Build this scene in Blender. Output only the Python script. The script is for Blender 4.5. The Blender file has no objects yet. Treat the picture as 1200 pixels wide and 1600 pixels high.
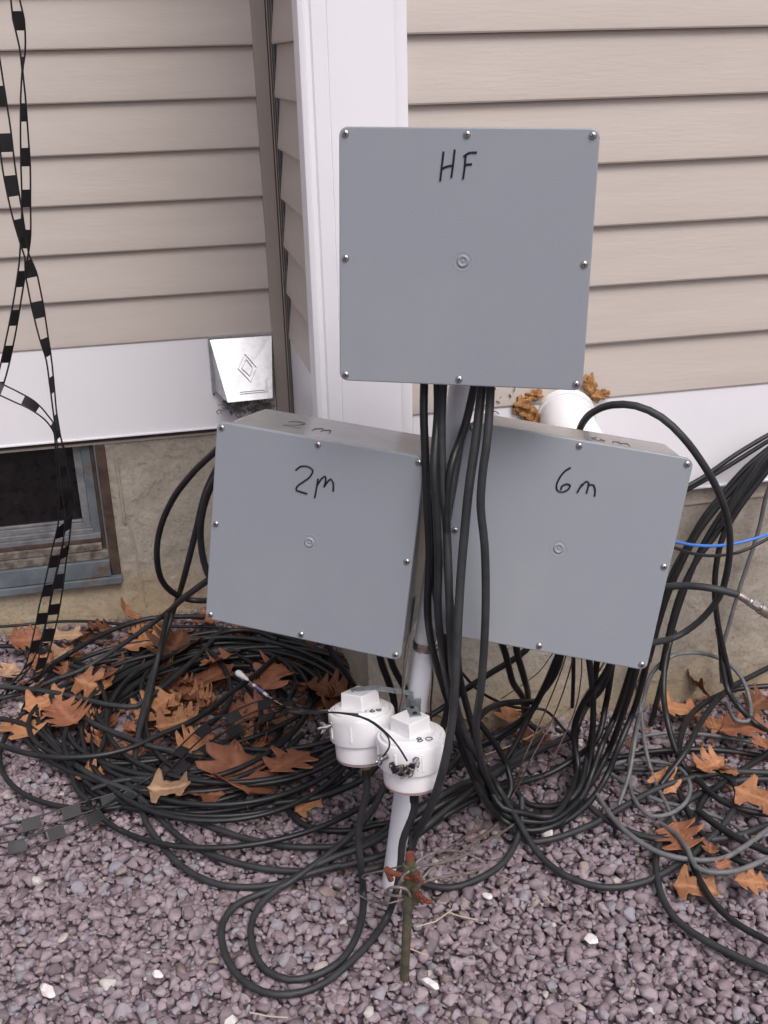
import bpy, bmesh, math, random
import numpy as np
from mathutils import Vector, Matrix
random.seed(7); RNG = np.random.default_rng(7)
sc = bpy.context.scene
COL = sc.collection

# ---------------------------------------------------------------- camera
CAM_H, FPX = 1.27, 1687.0
YAW, PITCH, ROLL = math.radians(11.71), math.radians(22.73), math.radians(-1.52)
def cam_matrix():
    base = np.array([[1,0,0],[0,0,-1],[0,1,0.]])
    c,s = math.cos(YAW), math.sin(YAW); Ry = np.array([[c,-s,0],[s,c,0],[0,0,1]])
    c,s = math.cos(PITCH), math.sin(PITCH); Rp = np.array([[1,0,0],[0,c,-s],[0,s,c]])
    c,s = math.cos(ROLL), math.sin(ROLL); Rr = np.array([[c,-s,0],[s,c,0],[0,0,1]])
    return Rr@Rp@base@Ry
CR = cam_matrix()
cam = bpy.data.cameras.new('camera'); co = bpy.data.objects.new('camera', cam); COL.objects.link(co)
mw = Matrix.Identity(4)
for i in range(3):
    mw[i][0] = CR[0][i]; mw[i][1] = -CR[1][i]; mw[i][2] = -CR[2][i]
mw[0][3], mw[1][3], mw[2][3] = 0, 0, CAM_H
co.matrix_world = mw
cam.sensor_fit = 'VERTICAL'; cam.sensor_height = 24.0; cam.lens = 24.0*FPX/1600
cam.clip_start = 0.05; cam.clip_end = 500
sc.camera = co

# ---------------------------------------------------------------- light
SUN_EL, SUN_AZ = math.radians(55), math.radians(166)
w = bpy.data.worlds.new('World'); sc.world = w; w.use_nodes = True
nt = w.node_tree; bg = nt.nodes['Background']
sky = nt.nodes.new('ShaderNodeTexSky'); sky.sky_type = 'NISHITA'; sky.sun_disc = False
sky.sun_elevation = SUN_EL; sky.sun_rotation = SUN_AZ; sky.air_density = 1.0; sky.dust_density = 6.0; sky.ozone_density = 1.0
hs = nt.nodes.new('ShaderNodeHueSaturation'); hs.inputs['Saturation'].default_value = 0.62
nt.links.new(sky.outputs[0], hs.inputs['Color'])
tint = nt.nodes.new('ShaderNodeMix'); tint.data_type = 'RGBA'; tint.blend_type = 'MULTIPLY'; tint.inputs[0].default_value = 1.0
tint.inputs[7].default_value = (1.0, .975, 1.015, 1)      # thin lavender cast of the overcast sky
nt.links.new(hs.outputs[0], tint.inputs[6]); nt.links.new(tint.outputs[2], bg.inputs['Color'])
bg.inputs['Strength'].default_value = 0.098
sl = bpy.data.lights.new('sun', 'SUN'); sl.energy = 1.0; sl.angle = math.radians(30); sl.color = (1.0, 0.975, 0.985)
so = bpy.data.objects.new('sun', sl); COL.objects.link(so)
d = Vector((math.sin(SUN_AZ)*math.cos(SUN_EL), math.cos(SUN_AZ)*math.cos(SUN_EL), math.sin(SUN_EL)))
so.rotation_euler = d.to_track_quat('Z', 'Y').to_euler(); so.location = (0, -3, 5)
sc.view_settings.view_transform = 'Standard'; sc.view_settings.look = 'None'
sc.view_settings.gamma = 1; sc.view_settings.exposure = 0.46; sc.view_settings.use_curve_mapping = False
sc.cycles.max_bounces = 6

# ---------------------------------------------------------------- picking points
def ray(x, y):
    return CR.T@np.array([x-600, y-800, FPX])
def SY(x, y, Y):
    r = ray(x, y); return np.array([0,0,CAM_H])+r*(Y/r[1])
def SZ(x, y, z=0.0):
    r = ray(x, y); return np.array([0,0,CAM_H])+r*((z-CAM_H)/r[2])
def S(p):            # third value: below 0.6 a height above the ground, else a distance from the photographer
    if isinstance(p, Vector): return np.array(p)
    x, y, d = p
    return SZ(x, y, d) if d < 0.6 else SY(x, y, d)

# ---------------------------------------------------------------- materials
def nmat(name, col, rough=0.5, metal=0.0, spec=0.5):
    m = bpy.data.materials.new(name); m.use_nodes = True
    b = m.node_tree.nodes['Principled BSDF']
    b.inputs['Base Color'].default_value = (*col, 1); b.inputs['Roughness'].default_value = rough
    b.inputs['Metallic'].default_value = metal; b.inputs['Specular IOR Level'].default_value = spec
    return m, m.node_tree, b
def noise(nt, scale, detail=4, rough=.6, coord='Object', stretch=None):
    tc = nt.nodes.new('ShaderNodeTexCoord'); n = nt.nodes.new('ShaderNodeTexNoise')
    n.inputs['Scale'].default_value = scale; n.inputs['Detail'].default_value = detail; n.inputs['Roughness'].default_value = rough
    if stretch:
        mp = nt.nodes.new('ShaderNodeMapping'); mp.inputs['Scale'].default_value = stretch
        nt.links.new(tc.outputs[coord], mp.inputs['Vector']); nt.links.new(mp.outputs[0], n.inputs['Vector'])
    else: nt.links.new(tc.outputs[coord], n.inputs['Vector'])
    return n.outputs['Fac']
def ramp(nt, fac, stops):
    r = nt.nodes.new('ShaderNodeValToRGB'); e = r.color_ramp.elements
    while len(e) < len(stops): e.new(0.5)
    for i, (p, c) in enumerate(stops):
        e[i].position = p; e[i].color = (*c, 1)
    nt.links.new(fac, r.inputs['Fac']); return r.outputs['Color']
def bump(nt, b, fac, strength=.3, dist=.001):
    n = nt.nodes.new('ShaderNodeBump'); n.inputs['Strength'].default_value = strength; n.inputs['Distance'].default_value = dist
    nt.links.new(fac, n.inputs['Height']); nt.links.new(n.outputs[0], b.inputs['Normal']); return n
def mixc(nt, fac, a, c, mode='MIX'):
    m = nt.nodes.new('ShaderNodeMix'); m.data_type = 'RGBA'; m.blend_type = mode
    for sock, v in ((0, fac), (6, a), (7, c)):
        if isinstance(v, (int, float)): m.inputs[sock].default_value = v
        elif isinstance(v, tuple): m.inputs[sock].default_value = (*v, 1)
        else: nt.links.new(v, m.inputs[sock])
    return m.outputs[2]
def noisy(name, c1, c2, scale, rough=.5, metal=0, bs=0, bscale=None, bdist=.001, stretch=None, lo=.35, hi=.65, spec=.5, rvar=0, fleck=None):
    m, nt, b = nmat(name, c1, rough, metal, spec)
    f = noise(nt, scale, 5, .65, stretch=stretch)
    c = ramp(nt, f, [(lo, c1), (hi, c2)])
    if fleck:
        fs, fc, fl, fh = fleck
        f3 = noise(nt, fs, 6, .7)
        k = ramp(nt, f3, [(fl, (0,0,0)), (fh, (1,1,1))])
        c = mixc(nt, k, c, fc)
    nt.links.new(c, b.inputs['Base Color'])
    if bs:
        f2 = noise(nt, bscale or scale*4, 5, .6, stretch=stretch); bump(nt, b, f2, bs, bdist)
    if rvar:
        mr = nt.nodes.new('ShaderNodeMapRange'); mr.inputs['To Min'].default_value = rough-rvar; mr.inputs['To Max'].default_value = rough+rvar
        nt.links.new(f, mr.inputs['Value']); nt.links.new(mr.outputs[0], b.inputs['Roughness'])
    return m
M = {}
M['siding'] = noisy('beige_vinyl', (.502,.450,.405), (.537,.485,.438), 3.0, .5, bs=.35, bscale=26, bdist=.0012, stretch=(1,1,9), fleck=(9, (.42,.37,.33), .72, .85))
M['trim'] = noisy('tan_trim', (.345,.30,.26), (.39,.34,.295), 4, .5, bs=.1, bscale=60, fleck=(26, (.24,.2,.16), .68, .78))
M['white'] = noisy('white_vinyl', (.80,.80,.83), (.84,.84,.87), 2.5, .4, bs=.06, bscale=40, rvar=.06, fleck=(30, (.6,.58,.54), .74, .82))
M['pvc'] = noisy('white_pvc', (.82,.82,.83), (.88,.88,.88), 14, .32, bs=.08, bscale=160, bdist=.0006, rvar=.08, fleck=(55, (.52,.47,.38), .70, .80))
M['pole'] = noisy('white_painted_pipe', (.72,.73,.78), (.80,.81,.86), 10, .38, bs=.15, bscale=90, rvar=.1, fleck=(42, (.34,.20,.12), .70, .745))
M['box'] = noisy('grey_enclosure_plastic', (.236,.262,.292), (.292,.318,.350), 620, .44, bs=.25, bscale=700, bdist=.0005, lo=.3, hi=.7, rvar=.06, fleck=(5, (.315,.32,.335), .50, .95))
M['boxside'] = noisy('smooth_grey_plastic', (.26,.265,.27), (.33,.33,.325), 9, .2, bs=.04, bscale=50, rvar=.08, fleck=(40, (.2,.18,.15), .66, .76))
M['ink'] = nmat('marker_ink', (.012,.01,.014), .35)[0]
M['inkfade'] = nmat('faded_ink', (.12,.11,.11), .5)[0]
M['screw'] = noisy('stainless_screw', (.45,.44,.43), (.62,.61,.6), 300, .28, 1)
M['slot'] = nmat('screw_recess', (.03,.03,.03), .6, .5)[0]
M['galv'] = noisy('galvanised_steel', (.50,.52,.54), (.66,.68,.70), 45, .34, .85, bs=.12, bscale=60, rvar=.1, fleck=(30, (.36,.33,.3), .68, .76))
M['zinc'] = noisy('dull_zinc_plate', (.26,.30,.31), (.42,.46,.47), 60, .42, .7, bs=.1, bscale=200)
M['band'] = noisy('steel_clamp', (.35,.32,.29), (.62,.59,.55), 60, .25, 1, rvar=.1)
M['brass'] = noisy('dull_brass', (.24,.17,.10), (.36,.28,.18), 120, .45, .6)
M['silver'] = noisy('nickel_connector', (.45,.43,.38), (.66,.62,.56), 90, .3, 1, rvar=.1)
M['glue'] = nmat('purple_primer', (.30,.19,.18), .4)[0]
M['red'] = nmat('red_plug', (.35,.03,.02), .4)[0]
def cablemat(name, a, b, rough=.42):
    return noisy(name, a, b, 35, rough, bs=.10, bscale=120, rvar=.08, lo=.35, hi=.7, spec=.45, fleck=(60, tuple(min(1, x*3.2+.02) for x in b), .68, .80))
M['cable'] = cablemat('black_cable_jacket', (.010,.011,.012), (.019,.021,.023))
M['cable2'] = cablemat('weathered_cable_jacket', (.020,.022,.024), (.037,.040,.042), .55)
M['grey'] = cablemat('grey_cable_jacket', (.10,.105,.11), (.17,.175,.18), .5)
M['blue'] = nmat('blue_jacket', (.05,.19,.62), .4)[0]
M['ribbon'] = cablemat('black_ribbon', (.006,.006,.007), (.012,.012,.014), .5)
M['wire'] = noisy('dull_wire', (.13,.11,.10), (.27,.24,.225), 60, .5, .3)
M['rustwire'] = noisy('brown_wire', (.08,.045,.035), (.16,.10,.08), 60, .6)
M['tanwire'] = noisy('tan_wire', (.34,.27,.20), (.45,.38,.3), 50, .5)
M['rod'] = noisy('tarnished_rod', (.07,.07,.045), (.15,.14,.09), 60, .6, .3, bs=.3, bscale=200, fleck=(50, (.17,.08,.04), .58, .68))
M['rust'] = noisy('orange_rust', (.085,.024,.013), (.20,.052,.024), 180, .8, bs=.7, bscale=300, fleck=(150, (.06,.03,.02), .58, .7))
M['foam'] = noisy('aged_foam', (.20,.075,.02), (.46,.25,.09), 45, .7, bs=.8, bscale=120, bdist=.004, fleck=(35, (.06,.018,.012), .55, .66))
M['lint'] = noisy('grey_lint', (.16,.15,.145), (.42,.40,.38), 60, .95, bs=1, bscale=200, bdist=.004)
# concrete
def concrete():
    m, nt, b = nmat('weathered_concrete', (.3,.26,.2), .85)
    a = ramp(nt, noise(nt, 3.2, 8, .65), [(.3,(.27,.24,.195)), (.5,(.36,.33,.275)), (.7,(.43,.39,.32))])
    tc = nt.nodes.new('ShaderNodeTexCoord'); sp = nt.nodes.new('ShaderNodeSeparateXYZ'); nt.links.new(tc.outputs['Object'], sp.inputs[0])
    n2 = noise(nt, 5, 4, .6); ad = nt.nodes.new('ShaderNodeMath'); ad.operation = 'MULTIPLY_ADD'
    nt.links.new(n2, ad.inputs[0]); ad.inputs[1].default_value = .22; nt.links.new(sp.outputs['Z'], ad.inputs[2])
    st = ramp(nt, ad.outputs[0], [(.12,(1,1,1)), (.26,(0,0,0))])
    c = mixc(nt, st, a, (.43,.345,.225))
    dk = ramp(nt, noise(nt, 7, 6, .7, stretch=(1,1,.35)), [(.60,(0,0,0)), (.80,(.8,.8,.8))])
    c = mixc(nt, dk, c, (.20,.17,.13))
    vo = nt.nodes.new('ShaderNodeTexVoronoi'); vo.inputs['Scale'].default_value = 70; nt.links.new(tc.outputs['Object'], vo.inputs['Vector'])
    ht = ramp(nt, vo.outputs['Distance'], [(.06,(0,0,0)), (.13,(1,1,1))])
    gate = ramp(nt, noise(nt, 13, 3, .5), [(.46,(0,0,0)), (.56,(1,1,1))])
    ht = mixc(nt, 1.0, ht, gate, 'ADD')
    c = mixc(nt, ht, (.15,.12,.09), c)
    sp2 = ramp(nt, noise(nt, 150, 6, .75), [(.30,(.66,.64,.62)), (.48,(1,1,1)), (.72,(1.12,1.12,1.12))])
    c = mixc(nt, 1.0, c, sp2, 'MULTIPLY')
    bl = ramp(nt, noise(nt, 9, 7, .7), [(.30,(.80,.79,.80)), (.55,(1,1,1)), (.75,(1.08,1.06,1.02))])
    c = mixc(nt, 1.0, c, bl, 'MULTIPLY')
    nt.links.new(c, b.inputs['Base Color'])
    mm = nt.nodes.new('ShaderNodeMath'); mm.operation = 'MULTIPLY_ADD'; nt.links.new(noise(nt, 75, 9, .78), mm.inputs[0]); mm.inputs[1].default_value = .8
    nt.links.new(ht, mm.inputs[2]); bump(nt, b, mm.outputs[0], .6, .003)
    return m
M['concrete'] = concrete()
def stone_mat():
    m, nt, b = nmat('purple_grey_stone', (.2,.16,.17), .75)
    g = nt.nodes.new('ShaderNodeNewGeometry')
    c = ramp(nt, g.outputs['Random Per Island'], [(0,(.15,.12,.13)), (.15,(.235,.186,.204)), (.4,(.272,.217,.238)), (.62,(.298,.24,.262)), (.82,(.34,.278,.30)), (.93,(.27,.27,.305)), (.975,(.21,.155,.15)), (.990,(.36,.31,.27)), (.998,(.55,.53,.50))])
    c2 = ramp(nt, noise(nt, 140, 6, .7), [(.3,(.80,.79,.79)), (.55,(1,1,1)), (.75,(1.16,1.16,1.16))])
    c = mixc(nt, 1.0, c, c2, 'MULTIPLY')
    nt.links.new(c, b.inputs['Base Color']); bump(nt, b, noise(nt, 260, 6, .7), .5, .0015)
    return m
M['stone'] = stone_mat()
M['whitestone'] = noisy('white_quartz', (.60,.57,.54), (.78,.76,.74), 60, .6, bs=.4, bscale=150)
def soil():
    m, nt, b = nmat('dark_gritty_soil', (.06,.05,.05), .95)
    tc = nt.nodes.new('ShaderNodeTexCoord'); vo = nt.nodes.new('ShaderNodeTexVoronoi'); vo.inputs['Scale'].default_value = 60
    nt.links.new(tc.outputs['Object'], vo.inputs['Vector'])
    sp = nt.nodes.new('ShaderNodeSeparateXYZ'); nt.links.new(vo.outputs['Color'], sp.inputs[0])
    c = ramp(nt, sp.outputs[0], [(0,(.09,.07,.075)), (.5,(.18,.145,.155)), (1,(.27,.22,.235))])
    nt.links.new(c, b.inputs['Base Color']); bump(nt, b, vo.outputs['Distance'], .8, .01)
    return m
M['soil'] = soil()
def leafm(name, a, b2, dark):
    m, nt, b = nmat(name, a, .6, spec=.35)
    f = noise(nt, 28, 6, .65); c = ramp(nt, f, [(.3, a), (.68, b2)])
    k = ramp(nt, noise(nt, 80, 5, .7), [(.58,(0,0,0)), (.70,(1,1,1))])
    va = nt.nodes.new('ShaderNodeAttribute'); va.attribute_name = 'vein'; oi = nt.nodes.new('ShaderNodeObjectInfo'); c = mixc(nt, k, c, dark)
    c = mixc(nt, 1.0, c, ramp(nt, oi.outputs['Random'], [(0,(.62,.58,.56)), (.5,(1,.97,.95)), (1,(1.2,1.2,1.22))]), 'MULTIPLY'); vm = nt.nodes.new('ShaderNodeMath'); vm.operation = 'MULTIPLY'; vm.inputs[1].default_value = .45; nt.links.new(va.outputs['Fac'], vm.inputs[0])
    c = mixc(nt, vm.outputs[0], c, tuple(min(1, x*1.5+.02) for x in b2)); nt.links.new(c, b.inputs['Base Color']); bump(nt, b, noise(nt, 120, 5, .6), .5, .002)
    return m
M['leaf0'] = leafm('orange_leaf', (.27,.118,.055), (.39,.195,.095), (.15,.055,.025))
M['leaf1'] = leafm('russet_leaf', (.20,.078,.042), (.29,.125,.068), (.09,.035,.022))
M['leaf2'] = leafm('tan_leaf', (.34,.21,.125), (.46,.31,.20), (.19,.10,.05))
M['leaf3'] = leafm('dark_brown_leaf', (.10,.042,.022), (.20,.085,.04), (.045,.02,.012))
def glassm():
    m, nt, b = nmat('dirty_dark_glass', (.008,.008,.009), .12)
    f = noise(nt, 38, 8, .75); c = ramp(nt, f, [(.42,(.004,.004,.005)), (.62,(.013,.011,.011)), (.78,(.06,.055,.05))]); nt.links.new(c, b.inputs['Base Color'])
    mr = nt.nodes.new('ShaderNodeMapRange'); mr.inputs['To Min'].default_value = .08; mr.inputs['To Max'].default_value = .55
    nt.links.new(f, mr.inputs['Value']); nt.links.new(mr.outputs[0], b.inputs['Roughness']); return m
M['glass'] = glassm()
M['frameg'] = noisy('grey_window_metal_and_gap_shade', (.14,.145,.155), (.27,.275,.29), 22, .5, .3, bs=.3, bscale=90, fleck=(35, (.30,.28,.25), .62, .72))
M['frameb'] = noisy('blue_grey_steel', (.085,.105,.125), (.15,.175,.19), 12, .6, bs=.3, bscale=60, fleck=(18, (.12,.075,.045), .55, .66))
M['framer'] = noisy('rusted_window_steel', (.035,.022,.018), (.085,.05,.036), 25, .8, bs=.5, bscale=90, fleck=(14, (.11,.10,.085), .56, .68))
M['lichen'] = noisy('crusty_sill', (.07,.055,.045), (.22,.20,.17), 45, .9, bs=.9, bscale=120, bdist=.003)
M['straw'] = nmat('dry_straw', (.50,.42,.30), .7)[0]

# ---------------------------------------------------------------- mesh builder
class MB:
    def __init__(s): s.v = []; s.f = []
    def add(s, v, f, T=None):
        o = len(s.v)
        s.v += [tuple(T@Vector(p)) if T is not None else tuple(map(float, p)) for p in v]
        s.f += [tuple(i+o for i in q) for q in f]; return s
    def box(s, x0, x1, y0, y1, z0, z1, T=None):
        v = [(x,y,z) for x in (x0,x1) for y in (y0,y1) for z in (z0,z1)]
        return s.add(v, [(0,1,3,2),(4,6,7,5),(0,4,5,1),(2,3,7,6),(0,2,6,4),(1,5,7,3)], T)
    def hexa(s, a, b):       # two quads (lists of four points), joined
        v = list(a)+list(b)
        return s.add(v, [(3,2,1,0),(4,5,6,7)]+[(i,(i+1)%4,4+(i+1)%4,4+i) for i in range(4)])
    def lathe(s, prof, n=40, T=None, caps=True):
        v = []; f = []
        for r, z in prof:
            v += [(r*math.cos(2*math.pi*k/n), r*math.sin(2*math.pi*k/n), z) for k in range(n)]
        for i in range(len(prof)-1):
            f += [(i*n+k, i*n+(k+1)%n, (i+1)*n+(k+1)%n, (i+1)*n+k) for k in range(n)]
        if caps: f += [tuple(reversed(range(n))), tuple(range((len(prof)-1)*n, len(prof)*n))]
        return s.add(v, f, T)
    def tube(s, pts, r, n=8, flat=1.0):
        P = [Vector(p) for p in pts]; N = len(P); v = []; f = []
        t = (P[1]-P[0]).normalized(); u = t.orthogonal().normalized()
        for i in range(N):
            t = (P[min(i+1,N-1)]-P[max(i-1,0)]).normalized()
            u = (u-t*u.dot(t)).normalized(); w_ = t.cross(u)
            rr = r[i] if hasattr(r, '__len__') else r
            for k in range(n):
                a = 2*math.pi*k/n; v.append(tuple(P[i]+u*(math.cos(a)*rr)+w_*(math.sin(a)*rr*flat)))
        for i in range(N-1):
            f += [(i*n+k, i*n+(k+1)%n, (i+1)*n+(k+1)%n, (i+1)*n+k) for k in range(n)]
        f += [tuple(reversed(range(n))), tuple(range((N-1)*n, N*n))]
        return s.add(v, f)
def tagd(o, label=None, cat=None, group=None, kind=None):
    if label: o['label'] = label
    if cat: o['category'] = cat
    if group: o['group'] = group
    if kind: o['kind'] = kind
    return o
ORG = {}
def mk(name, mb, mat, parent=None, smooth=False, bevel=0, local=False, recalc=True, ang=40):
    V = np.array(mb.v, float); me = bpy.data.meshes.new(name)
    if parent is not None:
        org = np.zeros(3) if local else np.array(ORG.get(parent.name, (0,0,0)))
    else:
        mn, mx = V.min(0), V.max(0); org = np.array([(mn[0]+mx[0])/2, (mn[1]+mx[1])/2, mn[2]])
    me.from_pydata((V-org).tolist(), [], mb.f)
    if recalc or bevel:
        bm = bmesh.new(); bm.from_mesh(me)
        bmesh.ops.recalc_face_normals(bm, faces=bm.faces)
        if bevel:
            es = [e for e in bm.edges if len(e.link_faces) == 2 and e.calc_face_angle(0) > .6]
            bmesh.ops.bevel(bm, geom=es, offset=bevel, segments=2, affect='EDGES', profile=.5, clamp_overlap=True)
        bm.to_mesh(me); bm.free()
    o = bpy.data.objects.new(name, me); COL.objects.link(o); me.materials.append(mat)
    if smooth:
        me.polygons.foreach_set('use_smooth', [True]*len(me.polygons))
        try: me.set_sharp_from_angle(angle=math.radians(ang))
        except Exception: pass
    if parent is None:
        o.location = org; ORG[o.name] = tuple(org)
    else:
        o.parent = parent; ORG[o.name] = ORG.get(parent.name, (0,0,0))
    return o
def root(name, loc, label, cat, group=None):
    o = bpy.data.objects.new(name, None); COL.objects.link(o); o.location = loc; o.empty_display_size = .05
    ORG[o.name] = tuple(loc); return tagd(o, label, cat, group)
def spline(P, step=.012):
    P = [Vector(p) for p in P]
    if len(P) < 3: P = [P[0], (P[0]+P[-1])/2, P[-1]]
    Q = [P[0]*2-P[1]]+P+[P[-1]*2-P[-2]]; out = []
    for i in range(1, len(Q)-2):
        a, b, c, d = Q[i-1:i+3]
        al = .5; t0 = 0; t1 = t0+max((b-a).length,1e-6)**al; t2 = t1+max((c-b).length,1e-6)**al; t3 = t2+max((d-c).length,1e-6)**al
        n = max(2, int((c-b).length/step))
        for k in range(n):
            t = t1+(t2-t1)*k/n
            A1 = a*((t1-t)/(t1-t0))+b*((t-t0)/(t1-t0)); A2 = b*((t2-t)/(t2-t1))+c*((t-t1)/(t2-t1)); A3 = c*((t3-t)/(t3-t2))+d*((t-t2)/(t3-t2))
            B1 = A1*((t2-t)/(t2-t0))+A2*((t-t0)/(t2-t0)); B2 = A2*((t3-t)/(t3-t1))+A3*((t-t1)/(t3-t1))
            out.append(B1*((t2-t)/(t2-t1))+B2*((t-t1)/(t2-t1)))
    out.append(P[-1]); return out

# ---------------------------------------------------------------- ground
YL, YR, XJ, XC = 2.485, 1.78, .302, .252        # left wall, right wall, jut wall plane, corner board edge
mb = MB(); n = 40
xs = np.concatenate([[-60,-20,-6], np.linspace(-2.5,3.5,n), [8,20,60]]); ys = np.concatenate([[-60,-20,-5], np.linspace(-1.5,2.9,n), [6,20,60]])
G = [(x, y, -.019+.001*math.sin(x*9)*math.cos(y*7)) for x in xs for y in ys]; ny = len(ys)
F = [(i*ny+j, (i+1)*ny+j, (i+1)*ny+j+1, i*ny+j+1) for i in range(len(xs)-1) for j in range(ny-1)]
mb.add(G, F); g = mk('ground', mb, M['soil'], smooth=True); tagd(g, kind='structure')
# loose stones
def stone_protos(k):
    out = []
    for i in range(k):
        bm = bmesh.new(); rs = np.random.default_rng(100+i)
        q = rs.normal(size=(17,3)); q /= np.linalg.norm(q, axis=1)[:,None]; q *= rs.uniform(.84,1.08,(17,1))
        q *= [1, rs.uniform(.68,.95), rs.uniform(.42,.68)]
        for p in q: bm.verts.new(p)
        r = bmesh.ops.convex_hull(bm, input=bm.verts)
        bmesh.ops.delete(bm, geom=[v for v in bm.verts if not v.link_faces], context='VERTS')
        bmesh.ops.dissolve_limit(bm, angle_limit=.30, verts=bm.verts, edges=bm.edges)
        bmesh.ops.bevel(bm, geom=list(bm.edges), offset=.10, segments=1, affect='EDGES', profile=.5, clamp_overlap=True)
        bmesh.ops.triangulate(bm, faces=bm.faces)
        bm.verts.ensure_lookup_table(); bm.verts.index_update()
        out.append((np.array([v.co[:] for v in bm.verts]), np.array([[v.index for v in f.verts] for f in bm.faces]))); bm.free()
    return out
PROTO = stone_protos(26)
def gravel():
    pts = []
    def layer(x0,x1,y0,y1,sp,s0,s1,z0,z1,keep=1):
        nx, ny_ = int((x1-x0)/sp), int((y1-y0)/sp)
        X, Y = np.meshgrid(np.arange(nx), np.arange(ny_))
        X = x0+(X+.5*(Y%2))*sp; Y = y0+Y*sp
        X = X.ravel()+RNG.normal(0,sp*.27,X.size); Y = Y.ravel()+RNG.normal(0,sp*.27,Y.size)
        k = RNG.random(X.size) < keep; X, Y = X[k], Y[k]
        ok = ((Y < YR+.02) & (Y > .60)) | ((X < XJ+.03) & (Y < YL+.02)); X, Y = X[ok], Y[ok]
        s = s0+(s1-s0)*RNG.random(X.size)**1.8
        return np.stack([X, Y, RNG.uniform(z0,z1,X.size), s], 1)
    A = [layer(-1.1,2.1,.62,2.5,.0130,.0078,.0125,-.017,-.008),
         layer(-1.1,2.1,.62,2.5,.0200,.0085,.0155,-.009,.000),
         layer(-1.1,2.1,.62,2.5,.029,.0095,.0185,-.006,.001,.9),
         layer(-1.1,2.1,.62,2.5,.018,.0035,.0068,-.004,.005,.85)]
    A = np.concatenate(A); N = len(A)
    yaw = RNG.uniform(0,2*math.pi,N); tl = RNG.normal(0,.38,N); ta = RNG.uniform(0,2*math.pi,N)
    kx, ky = np.cos(ta), np.sin(ta); c, s_ = np.cos(tl), np.sin(tl); z = np.zeros(N)
    T = np.empty((N,3,3)); T[:,0,0] = c+kx*kx*(1-c); T[:,0,1] = kx*ky*(1-c); T[:,0,2] = ky*s_
    T[:,1,0] = kx*ky*(1-c); T[:,1,1] = c+ky*ky*(1-c); T[:,1,2] = -kx*s_
    T[:,2,0] = -ky*s_; T[:,2,1] = kx*s_; T[:,2,2] = c
    Rz = np.zeros((N,3,3)); Rz[:,0,0] = np.cos(yaw); Rz[:,0,1] = -np.sin(yaw); Rz[:,1,0] = np.sin(yaw); Rz[:,1,1] = np.cos(yaw); Rz[:,2,2] = 1
    R = T@Rz; pid = RNG.integers(0,len(PROTO),N); VV = []; FF = []; off = 0
    for k, (pv, pf) in enumerate(PROTO):
        I = np.where(pid == k)[0]
        v = np.einsum('nij,vj->nvi', R[I], pv)*A[I,3][:,None,None]+A[I,:3][:,None,:]
        f = pf[None]+(np.arange(len(I))*len(pv))[:,None,None]+off
        VV.append(v.reshape(-1,3)); FF.append(f.reshape(-1,3)); off += len(I)*len(pv)
    V = np.concatenate(VV).astype(np.float32); Fc = np.concatenate(FF).astype(np.int32)
    me = bpy.data.meshes.new('gravel'); me.vertices.add(len(V)); me.vertices.foreach_set('co', V.ravel())
    me.loops.add(len(Fc)*3); me.loops.foreach_set('vertex_index', Fc.ravel())
    me.polygons.add(len(Fc)); me.polygons.foreach_set('loop_start', np.arange(0,len(Fc)*3,3,dtype=np.int32))
    me.update(calc_edges=True); me.materials.append(M['stone'])
    o = bpy.data.objects.new('gravel', me); COL.objects.link(o)
    tagd(o, 'loose purple grey crushed stone gravel covering the ground', 'gravel', kind='stuff'); print('stones', N, 'faces', len(Fc))
gravel()
for x, y, s, sq, lab in ((75,1548,.019,.55,'flat white stone near the bottom left corner of the photo'), (246,1522,.012,.75,'small white rounded stone on gravel left of the big cable loop'),
        (855,1300,.022,.6,'white stone under the cable loops right of the post'), (923,1467,.013,.9,'pale blue grey stone alone on gravel at right'),
        (672,1537,.018,.4,'long cream stone sliver beside the foot of the ground rod'), (360,1597,.014,.8,'greenish white stone at the bottom edge of the photo'),
        (762,1400,.011,.9,'cream and brown pebble on gravel right of the ground rod')):
    mb = MB(); pv, pf = PROTO[int(x) % 26]; c = SZ(x, y, .010); a = x*.7
    mb.add([(c[0]+(p[0]*math.cos(a)-p[1]*sq*math.sin(a))*s, c[1]+(p[0]*math.sin(a)+p[1]*sq*math.cos(a))*s, c[2]+p[2]*s*.8) for p in pv], pf.tolist())
    tagd(mk('pebble', mb, M['whitestone']), lab, 'stone', 'pale stones on the gravel')

# ---------------------------------------------------------------- house
house = root('house', (0,YL,0), 'house corner with beige clapboard siding, white corner board and concrete foundation', 'house')
Z0, DZ, ZT = .692, .1022, 3.2
def courses(z0, z1):
    prof = []; z = z0
    while z < z1:
        prof += [(.0005, z), (.0120, z-.0005), (.0133, z+.0022), (.0131, z+.009), (.0100, z+DZ*.33), (.0056, z+DZ*.68), (.0020, z+DZ*.985)]
        z += DZ
    return prof
def extr(prof, p0, p1, out):      # profile (out, z) swept from p0 to p1 along the wall
    mb = MB(); n = len(prof); seg = 10
    for k in range(seg+1):
        t = k/seg; x = p0[0]+(p1[0]-p0[0])*t; y = p0[1]+(p1[1]-p0[1])*t
        mb.v += [(x+out[0]*o, y+out[1]*o, z) for o, z in prof]
    for k in range(seg):
        mb.f += [(k*n+i, (k+1)*n+i, (k+1)*n+i+1, k*n+i+1) for i in range(n-1)]
    return mb
PR = courses(Z0, ZT)
mk('siding', extr(PR, (-3,YL), (.262,YL), (0,-1)), M['siding'], house, True, recalc=False, ang=25)
mk('siding', extr(PR, (XJ,YL-.085), (XJ,YR), (-1,0)), M['siding'], house, True, recalc=False, ang=25)
mk('siding', extr(PR, (.4225,YR), (4.5,YR), (0,-1)), M['siding'], house, True, recalc=False, ang=25)
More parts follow.
